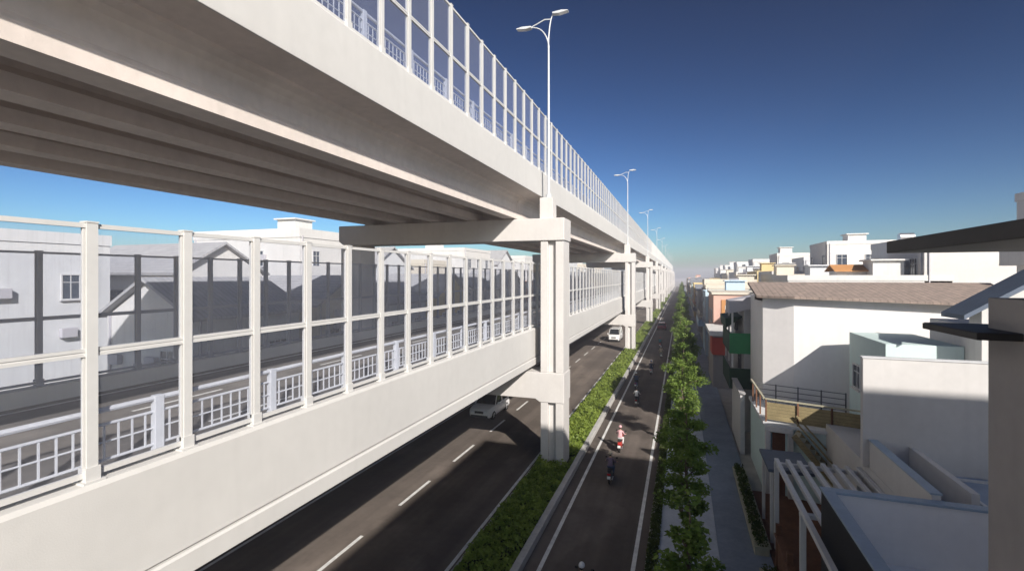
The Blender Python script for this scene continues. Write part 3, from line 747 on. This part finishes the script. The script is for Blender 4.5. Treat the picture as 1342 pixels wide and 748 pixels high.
# --- boundary wall and taupe house E with green balconies
bw = thing('boundary_wall', 'plain grey-mauve boundary wall between tiled house and green balconies', 'wall', (3.6, 35, 0))
local(MB().box(3.45, 3.7, 33.2, 38.5, 0, 3.7).build('wall', M['w_lav']), bw)
local(MB().box(3.40, 3.75, 33.15, 38.55, 3.702, 3.78).build('coping', M['w_grey']), bw)
E = thing('green_balcony_house', 'grey house with green balconies and a pale grey roof fascia', 'house', (8, 40, 0))
local(MB().box(4.2, 12, 38.2, 47, 0, 9.0).build('wall', M['w_grey'], bevel=.02), E)
local(MB().ext([(3.2, 8.35), (3.2, 9.25), (5.6, 9.75), (5.6, 8.9)], 'y', 38.0, 40.6).build('roof_fascia', M['awngrey'], bevel=.02), E)
local(MB().box(5.6, 12.2, 38.0, 47.2, 9.01, 9.3).build('roof', M['w_white2']), E)
for zz, nm in ((5.5, 'green'), (3.0, 'dgreen')):
    local(MB().box(3.25, 5.2, 38.1, 38.18, zz, zz + 1.45).build('balcony_front', M[nm]), E)
    local(MB().box(3.25, 3.32, 38.19, 44, zz, zz + 1.45).build('balcony_side', M['dgreen']), E)  # shade on the street-facing side put into a darker green
    local(MB().box(3.33, 4.19, 38.2, 44, zz + .02, zz + .15).build('balcony_floor', M['w_grey']), E)
local(MB().ext([(3.1, 7.2), (3.05, 7.9), (4.19, 8.1), (4.19, 8.0)], 'y', 39.2, 44.2).build('awning', M['dgreen']), E)
for yy in (38.3, 41, 43.6):
    local(MB().box(3.4, 3.52, yy, yy + .12, 4.5, 8.6).build('balcony_post', M['w_white']), E)
window(E, 'W', 4.2, 40.5, 4.0, 1.4, 1.2, M['frame_d'])
window(E, 'W', 4.2, 43.0, 6.9, 1.4, 1.2, M['frame_d'])

# --- shop with red shutter, pink and orange house, pale blue house
G = thing('small_shop', 'low white shop with a red shutter box under its ledge', 'shop', (4.5, 56, 0))
local(MB().box(2.95, 6, 52, 60, 0, 5.2).build('wall', M['w_taupe']), G)
local(MB().box(2.6, 7.2, 51.3, 60.1, 5.21, 5.6).build('ledge', M['w_white']), G)
local(MB().box(2.9, 4.2, 51.82, 51.995, 3.3, 5.0).build('shutter', M['red']), G)
local(MB().box(2.86, 2.945, 52.4, 55.5, 3.3, 5.0).build('shutter', M['red']), G)
F = thing('pink_house', 'pink house with an orange side wall panel behind the small shop', 'house', (7, 66, 0))
local(MB().box(3.5, 12, 61, 71, 0, 8.9).build('wall', M['w_pink'], bevel=.02), F)
local(MB().box(4.35, 6.2, 60.9, 60.995, 5.0, 8.3).build('side_panel', M['w_orange']), F)
local(MB().box(3.3, 12.2, 60.8, 71.2, 8.91, 9.15).build('roof', M['w_cream']), F)
window(F, 'W', 3.5, 64, 5.6, 1.3, 1.4); window(F, 'W', 3.5, 68, 5.6, 1.3, 1.4)
house('pale blue house with flat roof beyond the pink house', 3.2, 11, 72.5, 82, 8.2, M['w_blue'], seed=12, nmax=8)
wl = ['w_white', 'w_cream', 'w_grey', 'w_white2', 'w_pink', 'w_yellow', 'w_white', 'w_mint']
cname = dict(w_white='white', w_cream='cream', w_grey='grey', w_white2='cool white', w_pink='pink', w_yellow='yellow', w_mint='mint green', w_blue='pale blue', w_lav='lavender white')
yy = 83.5; i = 0
while yy < 340:
    dpt = random.uniform(8, 14); wm = wl[i % 8] if i else 'w_cream'; rf = ('flat', 'flat', 'shed', 'gable_y', 'flat')[i % 5]
    house('%s %s house, %s past the pale blue house on the right' % (cname[wm], {'flat': 'flat-roofed', 'shed': 'lean-to roofed', 'gable_y': 'gabled'}[rf], ORD[i] if i else 'first'),
          3.3 + random.uniform(-.2, .9), 12 + random.uniform(0, 2), yy, yy + dpt, random.uniform(6.8, 9.6), M[wm], rf, seed=100 + i, nmax=8 if i < 6 else 4, group='street-front houses down the right side')
    yy += dpt + random.uniform(.2, 1.5); i += 1
# middle row on the right
house('long white flat-roofed block just above the brown tiled roof strip', 9.5, 22, 52, 60, 10.6, M['w_white'], seed=31, wins=False)
ob = thing('orange_roof_hut', 'small roof hut with orange pitched roof on the long white block', 'hut', (15.5, 53.5, 11.3))
local(MB().box(14.2, 18, 55, 57.5, 10.61, 11.5).build('wall', M['w_white']), ob)
local(MB().ext([(54.5, 11.45), (56.2, 12.05), (58, 11.45), (58, 11.53), (56.2, 12.15), (54.5, 11.53)], 'x', 13.9, 18.4).build('roof', M['w_orange']), ob)
for j, (x0, x1, ya, yb, h, wm) in enumerate(((12.8, 19, 62, 74, 10.0, 'w_white2'), (12.5, 19.5, 76, 90, 10.6, 'w_cream'), (14.6, 19.5, 93, 108, 11.0, 'w_white'), (14.8, 19.6, 112, 128, 11.4, 'w_yellow'),
                                            (15, 19.6, 131, 150, 11.2, 'w_white2'), (15, 19.6, 155, 178, 11.6, 'w_white'), (15, 19.6, 183, 210, 11.4, 'w_cream'), (15, 19.6, 216, 250, 11.8, 'w_white'))):
    house('%s mid-height house, %s behind the right street-front row' % (cname[wm], ORD[j] if j else 'first'), x0, x1, ya, yb, h, M[wm], seed=60 + j, nmax=5, group='houses behind the right street front')
# tall back row on the right
rows = [(19.6, 30, 32.5, 38.8, 15.6), (20, 31, 52, 60, 13.6), (22, 32, 64, 71, 14.2), (20, 31, 82, 92, 15.6), (21, 31, 101, 111, 13.8), (20, 30, 121, 131, 15.4), (21, 30, 141, 150, 13.6), (20, 30, 160, 170, 15.2),
        (20.5, 30, 182, 192, 14.4), (20, 30, 204, 216, 15.6), (20, 30, 230, 242, 14.6), (20, 30, 258, 270, 15.5), (20, 30, 290, 304, 15), (20, 30, 325, 340, 15.6)]
for j, (x0, x1, ya, yb, h) in enumerate(rows):
    wm = ['w_white', 'w_lav', 'w_white2', 'w_white', 'w_white2', 'w_white'][j % 6]
    house('tall %s house with flat roof, %s of the back row on the right' % (cname[wm], ORD[j]), x0, x1, ya, yb, h, M[wm], seed=200 + j, nmax=14 if j < 4 else 6, group='tall houses of the right back row')
# balcony bay on the second tall house
# ------------------------------------------------------------------ left side houses
lefts = [(-33, -25.8, 20, 28, 8.6, 'w_white', 'gable_y'), (-33.5, -26.0, 30, 37, 8.8, 'w_cream', 'gable_x'), (-33, -26.2, 39, 47, 8.4, 'w_white2', 'gable_y'), (-34, -26, 49, 57, 8.7, 'w_yellow', 'gable_x'),
         (-33, -26.2, 60, 68, 9.2, 'w_white', 'gable_y'), (-33, -26, 71, 80, 9.0, 'w_white2', 'gable_x'), (-33, -26.4, 83, 95, 9.4, 'w_pink', 'flat'), (-33, -26, 98, 112, 10.4, 'w_white', 'flat'),
         (-33, -26, 116, 130, 9.6, 'w_cream', 'gable_y'), (-33, -26, 134, 150, 10.6, 'w_white2', 'flat'), (-33, -26, 155, 175, 11, 'w_white', 'flat'), (-33, -26, 180, 205, 11.5, 'w_cream', 'flat')]
for j, (x0, x1, ya, yb, h, wm, rf) in enumerate(lefts):
    house('%s %s house, %s beyond the viaduct on the left' % (cname[wm], 'grey-roofed gabled' if rf != 'flat' else 'flat-roofed', ORD[j]), x0, x1, ya, yb, h, M[wm], rf, faces='SE', seed=300 + j, nmax=9 if j < 7 else 4,
          roofm=M['roofgrey'], group='low houses beyond the viaduct')
tallL = [(-50, -36, 13, 22, 13.0), (-48, -35.5, 26, 34, 11.2), (-49, -35, 38, 47, 14.8), (-48, -36, 51, 60, 12.0), (-48, -36, 64, 72, 12.8), (-48, -35, 76, 88, 15.4), (-48, -35.5, 93, 103, 13.4), (-48, -35, 110, 124, 15.2), (-48, -35, 132, 146, 14),
         (-48, -35, 155, 172, 15.5), (-48, -35, 182, 200, 14.8), (-48, -35, 212, 236, 15.6)]
for j, (x0, x1, ya, yb, h) in enumerate(tallL):
    wm = ['w_white2', 'w_white', 'w_white', 'w_white2', 'w_cream', 'w_white'][j % 6]
    house('tall %s %s house, %s of the back row on the left' % (cname[wm], 'gable-roofed' if j in (1, 3, 6) else 'flat-roofed', ORD[j]), x0, x1, ya, yb, h, M[wm], 'gable_x' if j in (1, 3, 6) else 'flat', faces='SE', seed=500 + j, nmax=22 if j < 6 else 8, group='tall houses of the left back row')

# ------------------------------------------------------------------ vehicles (forward = +y)
def wheel(par, x, y_, r, w):
    t = MB(); n = 20
    ring = []
    for (rr, xx) in ((r * .62, -w / 2), (r * .93, -w / 2), (r, -w * .3), (r, w * .3), (r * .93, w / 2), (r * .62, w / 2)):
        ring.append([(x + xx, y_ + rr * math.cos(2 * PI * i / n), r + rr * math.sin(2 * PI * i / n)) for i in range(n)])
    vs = [p for q in ring for p in q]; k_ = len(ring)
    fs = [(j * n + i, j * n + (i + 1) % n, ((j + 1) % k_) * n + (i + 1) % n, ((j + 1) % k_) * n + i) for j in range(k_) for i in range(n)]
    t.add(vs, fs); wo = t.build('wheel', M['tyre'], par, smooth=True)
    h = MB().tube((x - w * .32, y_, r), (x + w * .32, y_, r), r * .16, n=10)
    for i in range(5):
        a = 2 * PI * i / 5; h.bar((x + math.copysign(w * .36, x) * 1, y_, r), (x + math.copysign(w * .36, x), y_ + r * .62 * math.cos(a), r + r * .62 * math.sin(a)), r * .17, .03)
    h.tube((x - w * .2, y_, r), (x + w * .2, y_, r), r * .62, n=18)
    h.build('rim', M['rim'], wo)
    return wo
def loft(mb, rings, mi=0, close=True):
    n = len(rings[0]); vs = [p for q in rings for p in q]
    fs = [(j * n + i, j * n + (i + 1) % n, (j + 1) * n + (i + 1) % n, (j + 1) * n + i) for j in range(len(rings) - 1) for i in range(n)]
    fs += [tuple(range(n - 1, -1, -1)), tuple(range((len(rings) - 1) * n, len(rings) * n))]
    return mb.add(vs, fs, mi)
def car(label, loc, rz, pm, L, W, Ht, hood, cat, kindname, cab0, cab1, slope_f, slope_r, zsh):
    """cab0/cab1: y range of greenhouse foot (rear, front); zsh shoulder height"""
    t = thing(kindname, label, cat, loc, rz)
    hw = W / 2; zb = .24
    st = [(-L / 2, .82, zb + .22, zsh * .86), (-L / 2 + .12, .94, zb + .05, zsh * .97), (cab0, 1, zb, zsh), (cab1, 1, zb, zsh), (L / 2 - .75, .98, zb, hood), (L / 2 - .2, .92, zb + .03, hood * .90), (L / 2, .78, zb + .12, hood * .74)]
    rings = []
    for (y_, s, z0, z1) in st:
        w = hw * s
        rings.append([(-w * .92, y_, z0), (w * .92, y_, z0), (w, y_, z0 + .16), (w, y_, z0 + (z1 - z0) * .6), (w * .93, y_, z1 - .03), (w * .82, y_, z1), (-w * .82, y_, z1), (-w * .93, y_, z1 - .03), (-w, y_, z0 + (z1 - z0) * .6), (-w, y_, z0 + .16)])
    loft(MB(), rings).build('body', pm, t, bevel=.03)
    g0, g1 = cab0 + .05, cab1 - .02; r0, r1 = cab0 + slope_r, cab1 - slope_f; gw = hw * .90; rw = hw * .74
    g = MB(); loft(g, [[(-gw, g0, zsh - .03), (gw, g0, zsh - .03), (gw, g1, zsh - .03), (-gw, g1, zsh - .03)], [(-rw, r0, Ht - .06), (rw, r0, Ht - .06), (rw, r1, Ht - .06), (-rw, r1, Ht - .06)]])
    g.build('window', M['carglass'], t, bevel=.02)
    rf = MB(); loft(rf, [[(-rw - .03, r0 - .04, Ht - .07), (rw + .03, r0 - .04, Ht - .07), (rw + .03, r1 + .04, Ht - .07), (-rw - .03, r1 + .04, Ht - .07)], [(-rw * .9, r0 + .1, Ht), (rw * .9, r0 + .1, Ht), (rw * .9, r1 - .1, Ht), (-rw * .9, r1 - .1, Ht)]])
    rf.build('roof', pm, t, bevel=.02)
    for s in (-1, 1):
        for a in (0.0, .5, 1.0):
            ya = g0 + (g1 - g0) * a; yb = r0 + (r1 - r0) * a
            MB().bar((s * (gw + .005), ya, zsh - .02), (s * (rw + .01), yb, Ht - .05), .05, .09).build('pillar', pm, t)
        MB().box(min(s * hw * .72, s * hw * .40), max(s * hw * .72, s * hw * .40), L / 2 - .10, L / 2 + .012, hood * .66, hood * .78).build('headlight', M['lens'], t, bevel=.01)
        MB().box(min(s * hw * .80, s * hw * .58), max(s * hw * .80, s * hw * .58), -L / 2 - .012, -L / 2 + .1, zsh * .66, zsh * .84).build('tail_light', M['redlens'], t, bevel=.01)
        MB().box(min(s * (hw + .02), s * (hw + .2)), max(s * (hw + .02), s * (hw + .2)), cab1 - .35, cab1 - .22, zsh, zsh + .16).build('mirror', pm, t, bevel=.02)
        MB().box(s * hw * .985 - .012, s * hw * .985 + .012, (cab0 + cab1) / 2 - .1, (cab0 + cab1) / 2 + .08, zsh - .16, zsh - .12).build('door_handle', M['rim'], t)
        for y_ in (-L / 2 + .82, L / 2 - .82): wheel(t, s * (hw - .11), y_, .34, .22)
    MB().box(-hw * .38, hw * .38, L / 2 - .08, L / 2 + .010, hood * .58, hood * .76).build('grille', M['plastic'], t)
    MB().box(-hw * .74, hw * .74, L / 2 - .12, L / 2 + .03, zb + .08, zb + .24).build('bumper', M['plastic'], t, bevel=.02)
    MB().box(-.26, .26, L / 2 + .006, L / 2 + .040, zb + .26, zb + .37).build('number_plate', M['plate'], t)
    return t
car('white sport utility car coming along the main road by the nearest pier', (-14.5, 36.4, .006), PI, M['carwhite'], 4.5, 1.86, 1.68, 1.02, 'car', 'suv_car', -2.05, 1.0, .75, .35, 1.02)
car('white van on the main road beside the second pier', (-10.7, 85, .006), PI, M['carwhite'], 4.9, 1.95, 2.15, 1.15, 'van', 'van', -2.35, 1.75, .65, .12, 1.2)
car('dark red car far along the service lane', (-3.8, 106, .006), 0, M['carred'], 4.4, 1.8, 1.48, .92, 'car', 'car', -1.9, .95, .75, .55, .94)

# ------------------------------------------------------------------ scooters and riders (forward = +y)
def make_scooter():
    t = thing('motor_scooter', 'x', 'motor scooter', (0, 0, 0), 0, 'motor scooters riding up the service lane')
    for y_ in (-.62, .64):
        wo = wheel_m(t, y_)
    b = MB(); rings = []
    for (y_, w, z0, z1) in ((-.92, .09, .60, .74), (-.75, .15, .44, .78), (-.45, .18, .34, .78), (-.15, .16, .30, .74), (.0, .13, .26, .56), (.08, .15, .24, .34)):
        rings.append([(-w * .7, y_, z0), (w * .7, y_, z0), (w, y_, (z0 + z1) / 2), (w * .75, y_, z1), (-w * .75, y_, z1), (-w, y_, (z0 + z1) / 2)])
    loft(b, rings).build('body', M['p_navy'], t, smooth=False, bevel=.02)
    MB().box(-.16, .16, .0, .40, .25, .31).build('footboard', M['plastic'], t, bevel=.01)
    f = MB(); loft(f, [[(-.13, .36, .27), (.13, .36, .27), (.11, .44, .27), (-.11, .44, .27)], [(-.20, .42, .65), (.20, .42, .65), (.12, .54, .65), (-.12, .54, .65)], [(-.15, .34, 1.0), (.15, .34, 1.0), (.10, .46, 1.0), (-.10, .46, 1.0)]]).build('front_shield', M['p_navy'], t, bevel=.02)
    s = MB(); loft(s, [[(-.11, -.82, .80), (.11, -.82, .80), (.11, -.82, .84), (-.11, -.82, .84)], [(-.16, -.45, .78), (.16, -.45, .78), (.14, -.45, .86), (-.14, -.45, .86)], [(-.12, -.02, .75), (.12, -.02, .75), (.09, -.02, .82), (-.09, -.02, .82)]]).build('seat', M['plastic'], t, bevel=.02)
    MB().path([(-.36, .32, 1.03), (-.12, .38, 1.02), (.12, .38, 1.02), (.36, .32, 1.03)], [.018] * 4, 8).build('handlebar', M['plastic'], t)
    MB().tube((0, .42, .95), (0, .60, .42), .03, n=8).bar((-.08, .58, .5), (-.08, .64, .27), .03, .04).bar((.08, .58, .5), (.08, .64, .27), .03, .04).build('fork', M['rim'], t)
    MB().ext([(.36, .50), (.50, .60), (.70, .62), (.88, .50), (.86, .48), (.70, .585), (.52, .57)], 'x', -.07, .07).build('front_mudguard', M['p_navy'], t)
    MB().ball((0, .50, .88), (.09, .06, .08), 10, 6).build('headlight', M['lens'], t, smooth=True)
    MB().box(-.10, .10, -.95, -.90, .64, .72).build('tail_light', M['redlens'], t, bevel=.01)
    MB().box(-.10, .10, -.97, -.955, .42, .58).build('number_plate', M['plate'], t)
    MB().ext([(-.80, .55), (-.97, .38), (-.95, .37), (-.78, .53)], 'x', -.08, .08).build('rear_mudguard', M['plastic'], t)
    MB().path([(.15, -.2, .32), (.17, -.75, .36)], [.03, .05], 8).build('exhaust', M['rim'], t)
    for s_ in (-1, 1):
        MB().tube((s_ * .22, .36, 1.03), (s_ * .30, .36, 1.22), .008, n=5).box(s_ * .31 - .06, s_ * .31 + .06, .35, .37, 1.20, 1.28).build('mirror', M['plastic'], t)
    return t
def wheel_m(t, y_):
    n = 20; r = .27; tw = .05
    T = MB(); vs = []; fs = []
    for i in range(n):
        a = 2 * PI * i / n
        for j in range(6):
            bq = 2 * PI * j / 6; rr = r - tw + tw * math.cos(bq)
            vs.append((tw * math.sin(bq), y_ + rr * math.cos(a), r + rr * math.sin(a)))
    fs = [(i * 6 + j, i * 6 + (j + 1) % 6, ((i + 1) % n) * 6 + (j + 1) % 6, ((i + 1) % n) * 6 + j) for i in range(n) for j in range(6)]
    wo = T.add(vs, fs).build('wheel', M['tyre'], t, smooth=True)
    h = MB().tube((-.05, y_, r), (.05, y_, r), .06, n=10)
    for i in range(5):
        a = 2 * PI * i / 5; h.bar((0, y_, r), (0, y_ + .19 * math.cos(a), r + .19 * math.sin(a)), .03, .02)
    h.build('rim', M['rim'], wo); return wo

def skin_mesh(nodes, edges, levels=1, root=0):
    me = bpy.data.meshes.new('s'); me.from_pydata([n[:3] for n in nodes], edges, [])
    o = bpy.data.objects.new('s', me); C.objects.link(o)
    o.modifiers.new('skin', 'SKIN')
    sv = me.skin_vertices[0].data
    for i, n in enumerate(nodes):
        rr = n[3]; sv[i].radius = rr if isinstance(rr, tuple) else (rr, rr); sv[i].use_root = (i == root)
    o.modifiers['skin'].use_smooth_shade = True
    if levels:
        ss = o.modifiers.new('sub', 'SUBSURF'); ss.levels = levels; ss.render_levels = levels
    dg = bpy.context.evaluated_depsgraph_get(); ev = o.evaluated_get(dg); m2 = bpy.data.meshes.new_from_object(ev)
    vs = [tuple(v.co) for v in m2.vertices]; fs = [tuple(p.vertices) for p in m2.polygons]
    bpy.data.objects.remove(o)
    return vs, fs
def make_rider():
    """seated figure, hands closed on the grips, feet on the footboard; materials 0 shirt 1 trousers 2 skin 3 shoes"""
    N = [(0, -.34, .93, (.15, .12)), (0, -.31, 1.08, (.14, .105)), (0, -.26, 1.24, (.165, .11)), (0, -.22, 1.38, (.13, .08)), (0, -.20, 1.45, .052), (0, -.18, 1.52, .055)]
    Ed = [(0, 1), (1, 2), (2, 3), (3, 4), (4, 5)]
    for s in (-1, 1):
        k_ = len(N)
        N += [(s * .17, -.23, 1.36, .062), (s * .25, -.10, 1.16, .045), (s * .30, .10, 1.07, .040), (s * .335, .25, 1.045, .028), (s * .34, .305, 1.045, .034)]
        Ed += [(3, k_), (k_, k_ + 1), (k_ + 1, k_ + 2), (k_ + 2, k_ + 3), (k_ + 3, k_ + 4)]
        k_ = len(N)
        N += [(s * .11, -.28, .90, .095), (s * .16, -.02, .86, .080), (s * .17, .17, .80, .066), (s * .15, .17, .60, .056), (s * .13, .14, .40, .042), (s * .13, .16, .355, .045), (s * .14, .30, .345, .038)]
        Ed += [(0, k_)] + [(k_ + i, k_ + i + 1) for i in range(6)]
    vs, fs = skin_mesh(N, Ed, 1)
    mb = MB()
    for f in fs:
        pass
    o = len(mb.v); mb.v += vs; mb.f += fs
    for f in fs:
        cx = sum(vs[i][0] for i in f) / len(f); cy = sum(vs[i][1] for i in f) / len(f); cz = sum(vs[i][2] for i in f) / len(f)
        if cz > 1.445 and abs(cx) < .1: mi = 2
        elif abs(cx) > .27 and cy > .08 and cz > .95: mi = 2
        elif cz < .40: mi = 3
        elif cz < .99 and cz < 1.0 and not (abs(cx) > .2 and cz > .93): mi = 1
        else: mi = 0
        mb.mi.append(mi)
    # head with face: skull, jaw, nose, ears, eyes, mouth
    mb.ball((0, -.155, 1.62), (.075, .095, .115), 14, 10, 2); mb.ball((0, -.115, 1.565), (.055, .065, .06), 10, 7, 2)
    mb.add([(-.013, -.065, 1.60), (.013, -.065, 1.60), (0, -.035, 1.60), (0, -.065, 1.645)], [(0, 1, 2), (0, 2, 3), (1, 3, 2), (0, 3, 1)], 2)
    for s in (-1, 1):
        mb.ball((s * .077, -.15, 1.61), (.012, .025, .035), 8, 6, 2); mb.ball((s * .03, -.068, 1.632), (.013, .008, .008), 8, 5, 4)
    mb.box(-.024, .024, -.056, -.052, 1.557, 1.565, 5)
    # hands: five fingers curled round each grip
    for s in (-1, 1):
        for q in range(4):
            x = s * (.312 + .02 * q); ln = (.95, 1.05, 1.0, .8)[q]
            ch = [(x, .325, 1.062), (x, .350, 1.055), (x, .357, 1.030), (x, .340, 1.012 + .006 * (1 - ln)), (x, .318, 1.012)]
            mb.path(ch, [.0095, .009, .0085, .008, .007], 6, 2)
        mb.path([(s * .305, .29, 1.04), (s * .297, .31, 1.018), (s * .302, .332, 1.008)], [.011, .010, .008], 6, 2)
    ob = mb.build('person', [M['c_mauve'], M['c_charcoal'], M['skin'], M['plastic'], M['hair'], M['redlens']], smooth=True)
    tag(ob, 'x', 'person', 'people riding scooters on the service lane')
    h = MB(); h.ball((0, -.165, 1.655), (.115, .14, .125), 16, 10, 0, zmin=-.25); h.box(-.06, .06, -.045, -.005, 1.645, 1.66)
    h.build('helmet', M['p_whitec'], ob, smooth=True)
    MB().ball((0, -.235, 1.58), (.06, .04, .07), 8, 6).build('hair', M['hair'], ob, smooth=True)
    return ob
sc = make_scooter(); rd = make_rider()
bikes = [(-3.1, 16.1, 'navy', 'charcoal', 'charcoal', 'whitec', 'dark navy scooter nearest the camera, at the bottom edge of the picture', 'nearest rider at the bottom edge, dark shirt and white helmet'),
         (-3.6, 26.7, 'charcoal', 'mauve', 'denim', 'beige', 'charcoal scooter level with the foot of the nearest pier', 'rider in mauve shirt and beige helmet beside the nearest pier'),
         (-3.65, 31.6, 'redc', 'pinkc', 'whitec', 'pinkc', 'red scooter just past the nearest pier, under the rider in pink', 'rider in pink shirt, white trousers and pink helmet'),
         (-3.6, 42.9, 'charcoal', 'whitec', 'charcoal', 'charcoal', 'black scooter under the rider in a white shirt and dark helmet', 'rider in white shirt and dark helmet, midway to the second pier'),
         (-4.2, 49.5, 'blue', 'denim', 'charcoal', 'whitec', 'blue scooter near the kerb line, ahead of the white-shirted rider', 'rider in denim jacket and white helmet near the left kerb line'),
         (-3.2, 57, 'whitec', 'navy', 'denim', 'blue', 'white scooter well before the second pier, under a navy-shirted rider', 'rider in navy shirt and blue helmet on a white scooter'),
         (-2.6, 69, 'teal', 'beige', 'khaki', 'whitec', 'teal scooter close to the street trees by the second pier', 'rider in beige top and white helmet close to the trees'),
         (-3.1, 79, 'redc', 'teal', 'charcoal', 'redc', 'farthest red scooter, beyond the second pier', 'farthest rider, in teal top and red helmet')]
for (x, y_, pc, sh, tr_, hc, l1, l2) in bikes:
    z = random.uniform(-.05, .05)
    dup(sc, (x, y_, .005), z, l1, swap={'paint_navy': M['p_' + pc]}).scale = (.9, .9, .9)
    dup(rd, (x, y_, .005), z, l2, swap={'cloth_mauve': M['c_' + sh], 'cloth_charcoal': M['c_' + tr_], 'paint_whitec': M['p_' + hc]}).scale = (.9, .9, .9)
def drop(o):
    for ch in list(o.children): drop(ch)
    bpy.data.objects.remove(o)
drop(sc); drop(rd)

# ------------------------------------------------------------------ light, sky, camera
AZ, EL = 39.0, 30.0            # shadows run 39 deg left of straight ahead
sd = Vector((-math.sin(R(AZ)) * math.cos(R(EL)), math.cos(R(AZ)) * math.cos(R(EL)), -math.sin(R(EL))))
sl = bpy.data.lights.new('sun', 'SUN'); sl.energy = 4.7; sl.angle = R(.55); sl.color = (1, .935, .86)
so = bpy.data.objects.new('sun', sl); C.objects.link(so); so.rotation_euler = sd.to_track_quat('-Z', 'Y').to_euler(); so.location = (60, -60, 80)
W = bpy.data.worlds.new('World'); S.world = W; W.use_nodes = True
nt = W.node_tree; sky = nt.nodes.new('ShaderNodeTexSky'); sky.sky_type = 'NISHITA'; sky.sun_disc = False
sky.sun_elevation = R(EL); sky.sun_rotation = math.atan2(math.sin(R(AZ)), -math.cos(R(AZ)))
sky.air_density = .75; sky.dust_density = 1.0; sky.ozone_density = 3.5; sky.altitude = 0
bg = nt.nodes['Background']; bg.inputs['Strength'].default_value = .1
def vscale(src, k):
    v = nt.nodes.new('ShaderNodeVectorMath'); v.operation = 'SCALE'; v.inputs['Scale'].default_value = k; nt.links.new(src, v.inputs[0]); return v.outputs['Vector']
gm = nt.nodes.new('ShaderNodeGamma'); gm.inputs['Gamma'].default_value = 2.15       # clear, deep sky
nt.links.new(vscale(sky.outputs[0], .1), gm.inputs['Color']); tn = nt.nodes.new('ShaderNodeMix'); tn.data_type = 'RGBA'; tn.blend_type = 'MULTIPLY'; tn.inputs['Factor'].default_value = 1; tn.inputs['B'].default_value = (2.15, 2.05, 1.52, 1)
nt.links.new(vscale(gm.outputs[0], 8.0), tn.inputs['A']); nt.links.new(tn.outputs['Result'], bg.inputs['Color'])

cam = bpy.data.cameras.new('camera'); co = bpy.data.objects.new('camera', cam); C.objects.link(co); S.camera = co
co.location = (0, 0, 11); co.rotation_euler = (PI / 2, 0, math.atan(222 / 640))
cam.sensor_width = 36; cam.lens = 36 * 640 / 1342; cam.shift_y = -12 / 1342; cam.clip_start = .1; cam.clip_end = 6000
S.view_settings.view_transform = 'Standard'; S.view_settings.look = 'None'; S.view_settings.exposure = 0.55; S.view_settings.gamma = 1
S.view_settings.use_curve_mapping = False
# pale air: far things fade towards the horizon
hz = MB().box(-900, 900, -120, 1500, -1, 30).build('haze', M['white']); tag(hz, kind='stuff')
hm_ = bpy.data.materials.new('haze_air'); hm_.use_nodes = True; hn = hm_.node_tree; hn.nodes.clear()
ho = hn.nodes.new('ShaderNodeOutputMaterial'); pv = hn.nodes.new('ShaderNodeVolumePrincipled'); pv.inputs['Color'].default_value = (.88, .88, 1, 1); pv.inputs['Density'].default_value = .0011
hn.links.new(pv.outputs[0], ho.inputs['Volume']); hz.data.materials[0] = hm_
S.cycles.max_bounces = 10; S.cycles.diffuse_bounces = 6; S.cycles.volume_bounces = 0
S.cycles.transparent_max_bounces = 24
